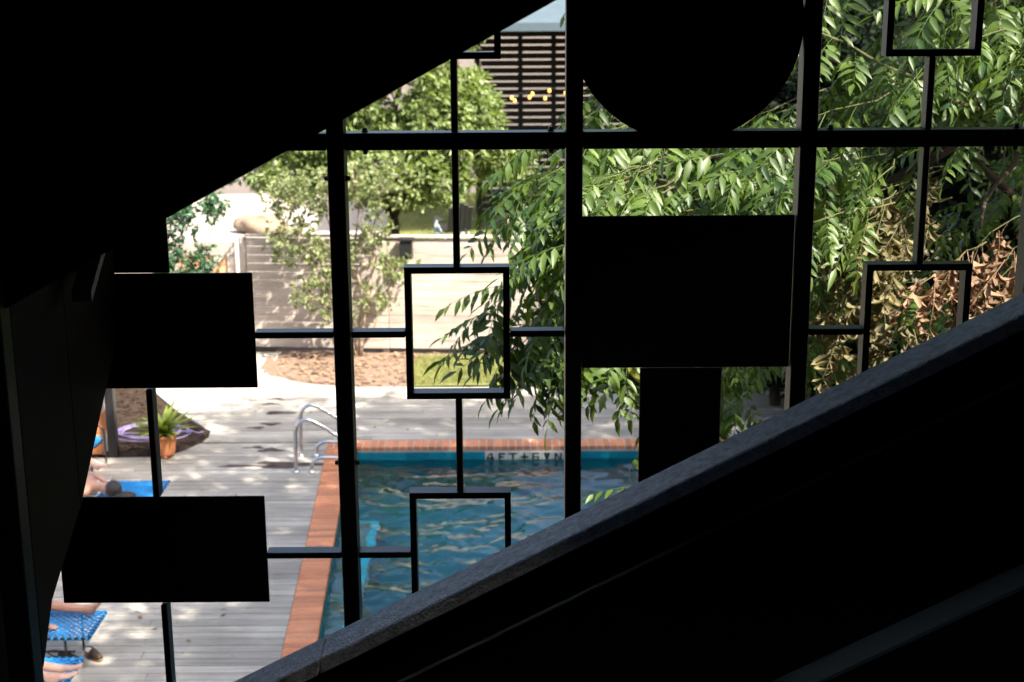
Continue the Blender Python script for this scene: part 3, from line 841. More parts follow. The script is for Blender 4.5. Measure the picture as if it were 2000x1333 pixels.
# person with tanned legs (second lounger)
zt = .385
legs = {'l': ((-4.76, 12.14, zt+.09), (-4.31, 12.15, zt+.13), (-3.91, 12.13, zt+.085), (-3.86, 12.13, zt+.05), (-3.80, 12.12, zt+.17), (-3.775, 12.11, zt+.23)),
        'r': ((-4.76, 11.94, zt+.09), (-4.52, 11.90, zt+.44), (-4.33, 11.90, zt+.07), (-4.36, 11.90, zt+.035), (-4.20, 11.89, zt+.035), (-4.13, 11.88, zt+.025))}
J, E = supine(-4.85, 12.04, zt, legs)
p, part = skin_person('person', 'person with tanned bare legs lying on the middle lounger', J, E, 'skin', 'pelvis')
head_parts(part, J['head'][0], (0, 0, 1), (-1, 0, 0))
mb = MB(); ellipsoid(mb, (-4.86, 12.04, zt+.11), (.17, .185, .125)); part('shorts', mb, 'swim')
# person with fair feet (nearest lounger)
legs = {'l': ((-4.66, 11.06, zt+.09), (-4.22, 11.05, zt+.12), (-3.84, 10.99, zt+.07), (-3.80, 10.99, zt+.035), (-3.70, 10.98, zt+.085), (-3.63, 10.97, zt+.12)),
        'r': ((-4.66, 10.88, zt+.09), (-4.22, 10.86, zt+.13), (-3.84, 10.84, zt+.07), (-3.80, 10.84, zt+.035), (-3.70, 10.83, zt+.09), (-3.63, 10.82, zt+.125))}
J, E = supine(-4.75, 10.98, zt, legs)
p, part = skin_person('person', 'person with fair bare feet lying on the nearest lounger', J, E, 'skin2', 'pelvis')
head_parts(part, J['head'][0], (0, 0, 1), (-1, 0, 0))
mb = MB(); ellipsoid(mb, (-4.76, 10.98, zt+.11), (.17, .185, .125)); part('shorts', mb, 'swim')
# dark-haired person lying prone, head to the right, elbow raised
zt = .41
yc = 15.42
J = {'pelvis': ((-5.28, yc+.05, zt+.10), (.13, .10)), 'waist': ((-5.10, yc+.03, zt+.10), (.11, .085)), 'chest': ((-4.90, yc, zt+.11), (.14, .10)),
     'neckb': ((-4.74, yc-.06, zt+.12), (.07, .06)), 'neck': ((-4.67, yc-.10, zt+.12), .05), 'head': ((-4.57, yc-.16, zt+.10), (.08, .09)), 'crown': ((-4.49, yc-.20, zt+.10), (.065, .08)),
     'shl': ((-4.85, yc+.18, zt+.10), .052), 'ell': ((-4.98, yc+.40, zt+.10), .037), 'fol': ((-4.79, yc+.12, zt+.13), .032), 'wrl': ((-4.64, yc-.02, zt+.14), .025),
     'shr': ((-4.82, yc-.2, zt+.09), .052), 'elr': ((-4.98, yc-.30, zt+.05), .036), 'wrr': ((-4.80, yc-.33, zt+.03), .025)}
J['fol'] = ((-4.83, yc+.20, zt+.155), .034)
E = [('pelvis', 'waist'), ('waist', 'chest'), ('chest', 'neckb'), ('neckb', 'neck'), ('neck', 'head'), ('head', 'crown'), ('chest', 'shl'), ('shl', 'ell'), ('ell', 'fol'), ('fol', 'wrl'), ('chest', 'shr'), ('shr', 'elr'), ('elr', 'wrr')]
hand(J, E, 'wrl', J['wrl'][0], (.75, -.6, -.1), (.6, .75, 0), (0, 0, 1))
hand(J, E, 'wrr', J['wrr'][0], (1, -.1, 0), (0, 1, 0), (0, 0, 1))
for s_, nm in ((1, 'l'), (-1, 'r')):
    y_ = yc+.05+s_*.10
    J['hp'+nm] = ((-5.38, y_, zt+.09), .085); J['th'+nm] = ((-5.58, y_, zt+.085), .07); J['kn'+nm] = ((-5.80, y_, zt+.06), .052); J['cf'+nm] = ((-5.94, y_, zt+.07), .052); J['an'+nm] = ((-6.2, y_, zt+.06), .034); J['to'+nm] = ((-6.36, y_, zt+.03), (.03, .018))
    E += [('pelvis', 'hp'+nm), ('hp'+nm, 'th'+nm), ('th'+nm, 'kn'+nm), ('kn'+nm, 'cf'+nm), ('cf'+nm, 'an'+nm), ('an'+nm, 'to'+nm)]
p, part = skin_person('person', 'dark-haired person lying face down with one arm bent to the head', J, E, 'skin', 'pelvis')
head_parts(part, (-4.55, yc-.17, zt+.10), (.2, -.5, -.8), (.85, -.4, 0))
mb = MB(); ellipsoid(mb, (-5.30, yc+.05, zt+.11), (.18, .185, .125)); part('swim_bottoms', mb, 'swim')
mb = MB(); ellipsoid(mb, (-4.40, yc-.22, zt+.055), (.14, .085, .05)); part('hair_ends', mb, 'hair')
# seated person on the armchair, legs stretched out
zt = .40
J = {'pelvis': ((-5.72, 17.40, zt+.10), (.13, .11)), 'waist': ((-5.76, 17.40, zt+.28), (.11, .09)), 'chest': ((-5.79, 17.40, zt+.48), (.14, .10)), 'neckb': ((-5.79, 17.40, zt+.62), (.07, .06)),
     'neck': ((-5.78, 17.40, zt+.68), .05), 'head': ((-5.76, 17.40, zt+.78), (.08, .09)), 'crown': ((-5.76, 17.40, zt+.86), (.065, .08))}
E = [('pelvis', 'waist'), ('waist', 'chest'), ('chest', 'neckb'), ('neckb', 'neck'), ('neck', 'head'), ('head', 'crown')]
for s_, nm in ((1, 'l'), (-1, 'r')):
    y_ = 17.40+s_*.18
    J['sh'+nm] = ((-5.79, y_, zt+.56), .05); J['el'+nm] = ((-5.76, y_+s_*.06, zt+.28), .036); J['wr'+nm] = ((-5.55, y_+s_*.08, zt+.19), .025)
    E += [('chest', 'sh'+nm), ('sh'+nm, 'el'+nm), ('el'+nm, 'wr'+nm)]
    hand(J, E, 'wr'+nm, J['wr'+nm][0], (1, 0, -.1), (0, -s_, 0), (0, 0, 1))
    yl = 17.40+s_*.09; yf = 16.92 if s_ < 0 else 17.2
    an = (-5.22, yf, .22) if s_ < 0 else (-5.42, yf, .10); kn = (-5.50, yl-.22 if s_ < 0 else yl, zt+.05)
    J['hp'+nm] = ((-5.70, yl, zt+.08), .085); J['th'+nm] = (tuple((Vector((-5.68, yl, zt+.08))+Vector(kn))*.5), .072); J['kn'+nm] = (kn, .053)
    cf = Vector(kn)*.65+Vector(an)*.35; J['cf'+nm] = (tuple(cf), .050); J['an'+nm] = (an, .033)
    J['he'+nm] = (tuple(Vector(an)+Vector((.01, 0, -.04))), .028); J['ba'+nm] = (tuple(Vector(an)+Vector((.10, -.03, .03))), (.034, .02)); J['to'+nm] = (tuple(Vector(an)+Vector((.15, -.04, .03))), (.03, .013))
    E += [('pelvis', 'hp'+nm), ('hp'+nm, 'th'+nm), ('th'+nm, 'kn'+nm), ('kn'+nm, 'cf'+nm), ('cf'+nm, 'an'+nm), ('an'+nm, 'he'+nm), ('an'+nm, 'ba'+nm), ('ba'+nm, 'to'+nm)]
p, part = skin_person('person', 'person seated in the black armchair with one bare foot stretched out', J, E, 'skin2', 'pelvis')
head_parts(part, J['head'][0], (1, 0, 0), (0, 0, 1))
mb = MB(); ellipsoid(mb, (-5.75, 17.40, zt+.40), (.13, .19, .26)); part('shirt', mb, 'swim')

# clogs under the second lounger
def clog(x_, y_, rz, label):
    r = empty('clog', (x_, y_, 0.0), rz); tag(r, label, 'shoe', 'brown clogs under the lounger')
    sole = MB(); pts = [(.13*math.cos(a)+(.0), (.042+.010*math.cos(a))*math.sin(a)) for a in [2*math.pi*k/20 for k in range(20)]]
    sole.prism(pts, .002, .028, 'z'); sole.build('sole', 'sole', r, bevel=.004)
    u = MB(); vs, fs = [], []
    for i in range(7):
        t = i/6; xx = .125-.13*t; w = .048*math.sqrt(max(.02, 1-(1-t)**2*.85)); h = .02+.055*t**.6
        for k in range(9):
            a = math.pi*k/8; vs.append((xx, w*math.cos(a), .028+h*math.sin(a)))
    for i in range(6):
        for k in range(8): fs.append((i*9+k, i*9+k+1, (i+1)*9+k+1, (i+1)*9+k))
    u.add(vs, fs); o = u.build('upper', 'shoe', r, True); o.modifiers.new('thick', 'SOLIDIFY').thickness = .004
    s_ = MB(); s_.tube(smooth_path([(.01, .046, .05), (-.07, .045, .075), (-.12, 0, .08), (-.07, -.045, .075), (.01, -.046, .05)], 4), .007, 6); s_.build('heel_strap', 'shoe', r, True)
clog(-4.06, 11.99, R(-25), 'left brown clog beside the lounger leg')
clog(-3.90, 12.10, R(-38), 'right brown clog farther from the lounger leg')
clog(-4.19, 12.06, R(-10), 'brown clog tucked behind the lounger leg')

# ================================================================== BEYOND THE FENCE
lc = empty('lawn_chair', (-1.42, 34.4, 0), R(200)); tag(lc, 'dark slatted lawn chair standing on the grass beyond the fence', 'chair')
for k in range(5):
    b = MB(); b.box(-.30, .30, -.28+k*.115, -.28+k*.115+.10, .36-.02*k, .38-.02*k); b.build('seat_slat', 'blackmetal', lc, bevel=.004)
for k in range(5):
    b = MB(); b.prism([(-.30+k*.122, .36), (-.30+k*.122+.11, .36), (-.30+k*.122+.11, 1.0+.06*(2-abs(k-2))), (-.30+k*.122, 1.0+.06*(2-abs(k-2)))], 0, .022)
    o = b.build('back_slat', 'blackmetal', lc, bevel=.004); o.location = (0, .32, 0); o.rotation_euler = (R(-18), 0, 0)
for s_ in (-1, 1):
    b = MB(); b.box(s_*.36-.06, s_*.36+.06, -.36, .42, .58, .605); b.build('armrest', 'blackmetal', lc, bevel=.005)
    b = MB(); b.box(s_*.34-.04, s_*.34+.04, -.34, -.30, 0, .578); b.build('front_leg', 'greyblue', lc, bevel=.004)
    b = MB(); b.prism([(-.25, .34), (-.25, .43), (.60, .07), (.60, 0)], s_*.318-.011, s_*.318+.011, 'x'); b.build('rear_leg', 'greyblue', lc)
b = MB(); b.box(-.30, .30, -.335, -.31, .20, .30); b.build('front_apron', 'greyblue', lc)

bo = MB()
def bf(v, th, ph):
    n = 1+0.35*mnoise.noise(v*1.9)+.2*mnoise.noise(v*5)+.1*mnoise.noise(v*11); return v*n
ellipsoid(bo, (0, 0, .18), (.70, .45, .30), 18, 26, bf)
o = bo.build('boulder', 'boulder', None, True, loc=(-6.3, 35.9, 0)); tag(o, 'brown boulder lying on the pale driveway beyond the fence', 'boulder')

pav = empty('slatted_pavilion', (2.4, 36.0, 0)); tag(pav, 'dark open pavilion with horizontal slats and a pale metal roof', 'pavilion')
sl = None
for k in range(26):
    z = .40+k*.178
    if sl is None:
        b = MB(); b.box(-3.2, 4.2, -.012, .012, 0, .140); o = b.build('slat', 'slat', pav, bevel=.003); sl = o.data
    else: o = bpy.data.objects.new('slat', sl); link(o, pav)
    o.location = (0, 0, z)
for x_ in (-3.2, -2.15, -1.32, -0.2, 1.0, 2.6, 4.2):
    b = MB(); b.box(x_-.06, x_+.06, .014, .14, 0, 5.1); b.build('post', 'slat', pav)
for x_, y_ in ((-3.3, 3.1), (4.3, 3.1)):
    b = MB(); b.box(x_-.07, x_+.07, y_-.07, y_+.07, 0, 5.4); b.build('post', 'slat', pav)
b = MB(); b.prism([(-2.6, 5.12), (-2.6, 5.22), (3.6, 6.35), (3.6, 6.25)], -4.0, 5.2, 'x'); b.build('roof', 'roof', pav)  # deep front overhang added to keep the sun off the slats
b = MB(); b.box(-4.05, 5.25, -2.67, -2.605, 5.06, 5.25); b.build('fascia', 'roof', pav)

sl_ = empty('string_lights', (0.5, 34.0, 3.4)); tag(sl_, 'string of warm glowing bulbs hanging before the dark slats', 'lights')
wire = []
bp = []
for k in range(60):
    x_ = -1.6+k*.1; z_ = .25-.05*x_+.10*math.sin(x_*2.3)
    wire.append((x_, .04*math.sin(x_*3), z_))
b = MB(); b.tube(wire, .006, 5); b.build('wire', 'blackmetal', sl_)
bulb_me = None
for x_, dz in ((-.47, .02), (-.40, -.05), (-.05, -.03), (.02, .04), (.32, -.12), (.42, .05), (.8, 0), (1.15, -.03), (1.9, .02), (2.6, 0), (-1.0, .02)):
    z_ = .25-.05*x_+.10*math.sin(x_*2.3)+dz-.10
    if bulb_me is None:
        b = MB(); ellipsoid(b, (0, 0, 0), (.034, .034, .045), 8, 10); o = b.build('bulb', 'bulb', sl_, True); bulb_me = o.data
    else: o = bpy.data.objects.new('bulb', bulb_me); link(o, sl_)
    o.location = (x_, .04*math.sin(x_*3), z_)

house = empty('garden_house', (-4, 43.5, 0)); tag(house, 'pale stucco house at the far end of the garden', 'house')
b = MB(); b.box(-22, 20, 0, 6, -.1, 6.2); b.build('wall', 'stucco', house)
b = MB(); b.prism([(-.8, 6.21), (6.8, 6.21), (3, 8.6)], -22.6, 20.6, 'x'); b.build('roof', 'roof', house)
for x_ in (-14, -8, -1.5):
    b = MB(); b.box(x_, x_+1.6, -.03, -.004, 1.0, 2.6); f_ = b.build('window', 'stucco', house)
    b = MB(); b.box(x_+.1, x_+1.5, -.045, -.032, 1.1, 2.5); b.build('pane', 'glass', f_)

# ================================================================== FOLIAGE
def leaf_shape(n_simple=False):
    """unit leaf along +x with a folded midrib: verts, quads/tris as tris"""
    if n_simple:
        V = np.array([[0,0,0],[.45,-.5,.03],[1,0,-.12],[.45,.5,.03]], float)
        F = np.array([[0,1,2],[0,2,3]])
    else:
        V = np.array([[0,0,0],[.32,-.5,.05],[.34,0,0],[.32,.5,.05],[.68,-.36,0],[.70,0,-.05],[.68,.36,0],[1,0,-.17]], float)
        F = np.array([[0,1,2],[0,2,3],[1,4,5],[1,5,2],[2,5,6],[2,6,3],[4,7,5],[5,7,6]])
    return V, F

def place(Vt, O, X, Yv, Zv, L, w):
    """many copies of template Vt at O with axes; returns (n*k,3)"""
    P = O[:, None, :] + Vt[None, :, 0:1]*(X*L[:, None])[:, None, :] + Vt[None, :, 1:2]*(Yv*w[:, None])[:, None, :] + Vt[None, :, 2:3]*(Zv*L[:, None])[:, None, :]
    return P.reshape(-1, 3)

def norm(a): return a/np.maximum(np.linalg.norm(a, axis=-1, keepdims=True), 1e-9)

def leaves_at(O, D, L, w, simple=True, tilt=0.6):
    """leaf cards at O along D, with random roll"""
    n = len(O); D = norm(D)
    ref = np.tile(np.array([0., 0., 1.]), (n, 1)) + rng.normal(0, tilt, (n, 3))
    Y = norm(np.cross(ref, D)); Zv = np.cross(D, Y)
    Vt, Ft = leaf_shape(simple)
    V = place(Vt, O, D, Y, Zv, L, w)
    F = (Ft[None] + (np.arange(n)*len(Vt))[:, None, None]).reshape(-1, 3)
    return V, F

def limb(mb, a, b, r0, r1, wob=0.08, n=7):
    a, b = Vector(a), Vector(b); L = (b-a).length; pts, rs = [], []
    for i in range(n+1):
        t = i/n; p = a.lerp(b, t)
        if 0 < i < n: p += Vector((random.uniform(-1, 1), random.uniform(-1, 1), random.uniform(-.6, .6)))*wob*L*.35
        pts.append(p); rs.append(r0+(r1-r0)*t)
    mb.tube(smooth_path(pts, 2), [rs[min(n, i//2)] for i in range(len(pts)*2-1)], 7)
    return pts

def blob_points(blobs, n, shell=0.55):
    """points spread in ellipsoid blobs (cx,cy,cz,rx,ry,rz), denser near their skins"""
    wts = np.array([b[3]*b[4]*b[5] for b in blobs]); wts = wts**.75; wts /= wts.sum()
    k = rng.choice(len(blobs), n, p=wts); Bk = np.array(blobs)[k]
    d = norm(rng.normal(size=(n, 3))); r = (shell + (1-shell)*rng.random(n))[:, None]**.8
    return Bk[:, :3] + d*Bk[:, 3:]*r, d

def whorl_tree(name, label, base, blobs, stems, nw, per, L, w, m, bark, r0, cat='tree', group=None, droop=0.1, simple=True, shell=0.5, twigs=40):
    root = empty(name, base); tag(root, label, cat, group)
    bx = Vector(base)
    mb = MB()
    ends = []
    for (a, b, ra, rb) in stems:
        pts = limb(mb, Vector(a)-bx, Vector(b)-bx, ra, rb); ends += pts[2:]
    P, d = blob_points(blobs, nw, shell)
    for k in range(min(twigs, nw)):
        q = Vector(P[k])-bx
        e = min(ends, key=lambda v: (v-q).length_squared)
        limb(mb, e, q, max(.006, r0*.16), .004, .10, 4)
    mb.build('trunk', bark, root, True)
    ax = norm(d + rng.normal(0, .5, (nw, 3)) + np.array([0, 0, .25]))
    O = np.repeat(P, per, 0); A = np.repeat(ax, per, 0)
    D = norm(A*0.55 + norm(rng.normal(size=O.shape))*0.9 + np.array([0, 0, -droop]))
    n = len(O); Ls = L*rng.uniform(.65, 1.15, n); ws = w*rng.uniform(.75, 1.15, n)
    V, F = leaves_at(O + D*Ls[:, None]*.12, D, Ls, ws, simple)
    V = V - np.array(base)
    o = arr_mesh('crown', V, F, m, root); tag(o, kind='stuff')
    return root

random.seed(31)
# broad-leaved tree beyond the fence
whorl_tree('broadleaf_tree', 'large bright broad-leaved tree crowning above the fence in the middle', (-2.1, 25.7, -.05),
    [(-2.2, 25.6, 4.3, 1.5, 1.0, .8), (-3.2, 25.4, 3.6, 1.0, .9, .9), (-1.1, 25.4, 3.5, 1.0, .8, .9), (-.8, 25.6, 4.0, .65, .7, .6), (-.1, 25.6, 3.05, .55, .5, .4),
     (-2.3, 25.1, 3.0, 1.3, .8, .7), (-1.5, 25.0, 2.75, .9, .6, .5), (-3.9, 25.3, 2.9, .8, .7, .5), (-1.6, 25.9, 5.3, 1.2, .9, .6)],
    [((-2.1, 25.7, 0), (-2.2, 25.6, 2.2), .13, .10), ((-2.2, 25.6, 2.1), (-3.4, 25.4, 3.8), .09, .03), ((-2.2, 25.6, 2.1), (-2.0, 25.6, 4.8), .09, .03), ((-2.2, 25.6, 2.1), (-.6, 25.5, 3.9), .08, .03), ((-2.2, 25.6, 1.9), (-1.3, 25.2, 3.0), .06, .02)],
    3300, 8, .17, .064, 'broadleaf', 'bark', .12, droop=.15, simple=False)
# second crown at the left, darker
whorl_tree('garden_tree', 'darker green tree behind the gate under the stair edge', (-6.7, 26.6, -.05),
    [(-4.6, 26.5, 3.3, 1.3, .9, .9), (-5.8, 26.4, 3.0, 1.0, .8, .6), (-3.9, 26.2, 2.75, .7, .6, .45), (-4.9, 26.8, 4.4, 1.6, 1.1, .9)],
    [((-6.7, 26.6, 0), (-6.6, 26.6, 2.3), .11, .08), ((-6.6, 26.6, 2.2), (-5.8, 26.4, 3.2), .06, .02), ((-6.6, 26.6, 2.2), (-4.3, 26.4, 3.6), .06, .02)],
    1100, 8, .12, .055, 'bluegreen', 'bark', .1, droop=.15)
# multi-stemmed tall shrub in the brown bed before the fence
whorl_tree('flowering_shrub', 'tall many-stemmed shrub growing in the brown bed against the fence', (-2.62, 23.2, 0.0),
    [(-3.2, 23.10, 2.75, .85, .5, .55), (-2.3, 23.15, 2.9, .75, .5, .5), (-3.55, 23.00, 2.05, .55, .4, .45), (-3.0, 22.95, 1.75, .55, .38, .5), (-3.25, 22.85, 1.2, .45, .35, .35),
     (-2.3, 23.05, 2.1, .42, .35, .5), (-1.9, 23.05, 1.55, .42, .3, .3), (-2.25, 22.90, 1.05, .38, .3, .3), (-2.85, 22.85, .85, .35, .3, .25), (-3.75, 23.05, 2.75, .4, .35, .35)],
    [((-2.62, 23.2, 0), (-3.5, 23.05, 2.6), .03, .012), ((-2.66, 23.2, 0), (-3.1, 23.15, 3.0), .03, .012), ((-2.6, 23.23, 0), (-2.55, 23.15, 2.9), .032, .012), ((-2.55, 23.2, 0), (-2.1, 23.15, 2.9), .03, .012),
     ((-2.6, 23.20, 0), (-3.3, 22.85, 1.3), .02, .008), ((-2.56, 23.20, 0), (-1.8, 23.05, 1.7), .022, .008), ((-2.63, 23.20, 0), (-2.9, 22.95, 1.9), .022, .008)],
    1050, 7, .085, .050, 'shrubleaf', 'palebark', .03, cat='shrub', shell=.2, twigs=120)
# small shrub in front of the gate
whorl_tree('gate_shrub', 'bluish green shrub growing in front of the gate', (-5.35, 22.7, -.05),
    [(-5.3, 22.6, 2.45, .42, .3, .35), (-5.05, 22.6, 1.75, .38, .28, .35), (-5.55, 22.6, 1.8, .3, .28, .5), (-4.75, 22.6, 2.65, .3, .25, .25), (-5.2, 22.6, 1.2, .35, .3, .4)],
    [((-5.35, 22.7, 0), (-5.3, 22.6, 2.5), .025, .01), ((-5.33, 22.7, 0), (-4.75, 22.6, 2.7), .022, .008), ((-5.36, 22.7, 0), (-5.6, 22.6, 2.1), .02, .008)],
    520, 7, .085, .055, 'bluegreen', 'palebark', .025, cat='shrub', shell=.15, twigs=60)
# evergreens added on the right, leaves near black to stand in for shade
for i, (bx, by, h, rx, lab) in enumerate(((3.9, 20.2, 5.2, 1.4, 'added shade-dark evergreen bush behind the far right corner of the pool'), (6.2, 16.0, 6.0, 1.7, 'added shade-dark evergreen bush at the right bank of the pool, middle one'),
        (7.5, 19.5, 6.4, 2.0, 'tall added shade-dark evergreen bush behind the others at the right'), (5.5, 12.2, 5.4, 1.6, 'added shade-dark evergreen bush at the right bank nearest the building'), (5.7, 20.4, 8.2, 2.2, 'tallest added shade-dark evergreen bush behind the upper right panes'), (4.9, 27.6, 9.0, 2.5, 'added shade-dark evergreen beyond the fence, nearest the pavilion'), (9.6, 27.2, 9.5, 2.7, 'added shade-dark evergreen beyond the fence, at the right'), (8.0, 32.0, 10.0, 2.9, 'added shade-dark evergreen beyond the fence, farthest back'), (10.5, 15.0, 8.0, 2.4, 'added shade-dark evergreen bush farthest right behind the ash-leaved tree'))):
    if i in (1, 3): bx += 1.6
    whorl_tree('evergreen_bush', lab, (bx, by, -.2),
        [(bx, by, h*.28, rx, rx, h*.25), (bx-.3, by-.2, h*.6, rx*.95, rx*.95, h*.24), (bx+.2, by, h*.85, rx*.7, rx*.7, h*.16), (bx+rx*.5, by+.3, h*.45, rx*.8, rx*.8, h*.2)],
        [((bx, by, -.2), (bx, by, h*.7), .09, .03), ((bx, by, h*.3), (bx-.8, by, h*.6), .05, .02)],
        2400, 7, .20, .085, 'darkleaf', 'bark', .08, cat='bush', group='added shade-dark evergreens on the right', shell=.35, twigs=10)

# ---- the near tree with pinnate leaves
def compound(seed, pairs=6, L=.34, ll=.105, lw=.031, droop=.55, curl=0.0, simple=False):
    """one compound leaf along +x, sagging; returns V, F"""
    r = np.random.default_rng(seed)
    Vs, Fs = [], []; off = 0
    def rach(t): return np.array([L*t, .02*math.sin(3*t+seed), -.16*L*t*t-.10*L*t**3])
    # rachis as thin triangular tube
    n = 5; ring = []
    for i in range(n+1):
        c = rach(i/n); rr = .0026*(1-.6*i/n)
        for k in range(3):
            a = 2.094*k; ring.append(c+np.array([0, rr*math.cos(a), rr*math.sin(a)]))
    Fr = []
    for i in range(n):
        for k in range(3):
            a, b = i*3+k, i*3+(k+1) % 3; Fr += [[a, b, b+3], [a, b+3, a+3]]
    Vs.append(np.array(ring)); Fs.append(np.array(Fr)); off += len(ring)
    Vt, Ft = leaf_shape(simple)
    items = []
    for k in range(pairs):
        t = .24+.68*k/(pairs-1); s = .72+.4*math.sin(math.pi*min(1, (k+1.2)/pairs))
        for sd in (-1, 1):
            items.append((t+r.normal(0, .012), sd, s))
    items.append((1.0, 0, 1.05))
    for t, sd, s in items:
        p = rach(min(1, t)); dr = droop*r.uniform(.5, 1.4)
        d = np.array([.55 if sd else 1.0, .85*sd+r.normal(0, .12), -dr]); d /= np.linalg.norm(d)
        zref = np.array([0.25*r.normal(), .35*r.normal()-.15*sd, 1.0])
        y = np.cross(zref, d); y /= np.linalg.norm(y); z = np.cross(d, y)
        V = Vt.copy(); l = ll*s*r.uniform(.85, 1.12); w = lw*s*r.uniform(.85, 1.15)
        if curl:
            c = curl*r.uniform(.4, 1.5)*r.choice([-1, 1]); ang = V[:, 0]*c
            xx = np.where(abs(c) > 1e-3, np.sin(ang)/c, V[:, 0]); V[:, 2] += (1-np.cos(ang))/c*1.0; V[:, 0] = xx
            V[:, 2] += np.abs(V[:, 1])*.5
            V[:, 1] *= .75
        P = p + V[:, 0:1]*l*d + V[:, 1:2]*w*y + V[:, 2:3]*l*z*.9
        Vs.append(P); Fs.append(Ft+off); off += len(P)
    return np.concatenate(Vs), np.concatenate(Fs)
VAR = [compound(s, pairs=p, L=l, ll=.098+.006*(s % 3), lw=.030+.002*(s % 2), droop=dd) for s, p, l, dd in
       ((1, 6, .34, .5), (2, 7, .38, .75), (3, 5, .30, .6), (4, 6, .36, .95), (5, 7, .36, .4), (6, 5, .28, .8), (7, 6, .33, 1.2), (8, 7, .40, .65))]
DRY = [compound(30+s, pairs=6, L=.30, ll=.115, lw=.044, droop=1.5, curl=2.6) for s in range(4)]
SIMP = [compound(50+s, pairs=6, L=.36, ll=.115, lw=.040, droop=.6, simple=True) for s in range(4)]

def rot(yaw, pitch, roll):
    cy, sy = math.cos(yaw), math.sin(yaw); cp, sp = math.cos(pitch), math.sin(pitch); cr, sr = math.cos(roll), math.sin(roll)
    Rz = np.array([[cy, -sy, 0], [sy, cy, 0], [0, 0, 1]]); Ry = np.array([[cp, 0, sp], [0, 1, 0], [-sp, 0, cp]]); Rx = np.array([[1, 0, 0], [0, cr, -sr], [0, sr, cr]])
    return Rz @ Ry @ Rx      # pitch > 0 tips the leaf end down

TREE = (4.6, 9.4, -0.2)
tree = empty('ash_leaved_tree', TREE); tag(tree, 'large tree with long feathery leaves hanging close outside the screen', 'tree')
live, dry, dead = [], [], []        # (pos, rotation, scale)
wood = MB(); twg = MB()
rr = np.random.default_rng(99)
def leafput(store, p, yaw, pitch, roll=None, s=1.0):
    store.append((np.array(p, float), rot(yaw, pitch, rr.normal(0, .3) if roll is None else roll), s, int(rr.integers(0, 1000))))
def spray(a, b, n, store, s=1.0, sag=.08, tip=True, spread=1.0, thick=.0032, hang=0.0):
    """a twig from a to b with alternate leaves"""
    a, b = Vector(a), Vector(b); pts = []
    for i in range(6):
        t = i/5; p = a.lerp(b, t); p.z -= sag*t*t*(b-a).length
        p += Vector((rr.normal(), rr.normal(), rr.normal()))*.012*(1 if i else 0); pts.append(p)
    twg.tube([p-Vector(TREE) for p in pts], [thick*(1-.6*i/5) for i in range(6)], 5)
    d = b-a; yaw0 = math.atan2(d.y, d.x); pit0 = -math.atan2(d.z, math.hypot(d.x, d.y))
    for k in range(n):
        t = .15+.85*k/max(1, n-1); p = a.lerp(b, t); p.z -= sag*t*t*d.length
        sd = 1 if k % 2 else -1
        leafput(store, p, yaw0+sd*spread*rr.uniform(.5, 1.1), pit0*.5+rr.uniform(-.1, .7)+hang, s=s*rr.uniform(.8, 1.12))
    if tip:
        leafput(store, b-Vector((0, 0, sag*d.length)), yaw0+rr.normal(0, .2), pit0*.6+rr.uniform(0, .5), s=s)

# hanging sprays seen between the middle posts (left part of the tree)
for a, b, n in [((.62, 7.2, 5.25), (.12, 7.0, 5.13), 7), ((.58, 7.4, 5.12), (.16, 7.1, 5.02), 8), ((.60, 7.1, 5.0), (.18, 6.9, 4.92), 8), ((.55, 7.5, 4.9), (.22, 7.3, 4.78), 8),
                ((.60, 6.9, 4.80), (.24, 6.8, 4.74), 6), ((.55, 7.1, 4.62), (-.02, 7.0, 4.56), 5), ((.60, 7.0, 4.52), (.05, 7.0, 4.40), 7), ((.6, 7.2, 4.42), (.08, 7.1, 4.34), 8),
                ((.55, 7.0, 4.35), (.16, 6.95, 4.22), 8), ((.5, 7.1, 4.35), (.2, 7.0, 4.12), 8), ((.48, 6.9, 4.3), (.26, 6.9, 4.15), 7), ((.62, 7.3, 4.75), (.30, 7.2, 4.60), 8),
                ((.56, 6.9, 4.45), (.30, 6.85, 4.30), 6), ((.70, 7.0, 4.34), (.50, 6.9, 4.20), 6), ((.80, 7.1, 4.30), (.60, 7.0, 4.18), 7), ((.62, 7.6, 5.0), (.33, 7.6, 4.95), 8)]:
    up_ = Vector((0, 0, .13 if b[2] < 4.3 else 0))
    spray(Vector(a)+up_, Vector(b)+up_, n-1, live, s=1.12)
for p, yaw, pit in [((.02, 7.0, 4.55), R(178), .05), ((.0, 6.95, 4.46), R(186), .15), ((.1, 7.0, 4.34), R(200), .35), ((.05, 7.0, 4.27), R(170), .75), ((.22, 6.9, 4.24), R(200), 1.0), ((.30, 6.9, 4.28), R(250), 1.1),
                    ((.46, 6.9, 4.27), R(230), 1.0), ((.58, 6.95, 4.27), R(255), 1.1), ((.18, 7.0, 5.12), R(190), .3), ((.10, 7.0, 5.0), R(200), .5), ((.2, 6.9, 4.9), R(215), .8), ((.25, 6.9, 4.75), R(230), 1.0),
                    ((.16, 7.1, 5.2), R(170), .2), ((.28, 6.8, 4.85), R(240), .9), ((.2, 7.0, 5.28), R(190), .35)]:
    leafput(live, p, yaw, pit)
# small shoots rising behind the parapet
for p, yaw, pit in [((.66, 6.6, 3.62), R(175), -.1), ((.68, 6.6, 3.60), R(200), .25), ((.5, 6.6, 3.46), R(190), .1), ((.38, 6.5, 3.42), R(185), .0), ((.75, 6.7, 3.6), R(150), .1)]:
    leafput(live, p, yaw, pit)
spray((.95, 6.8, 3.2), (.66, 6.6, 3.6), 2, live, sag=-.1, tip=False); spray((.85, 6.7, 3.1), (.42, 6.5, 3.42), 2, live, sag=-.1, tip=False)
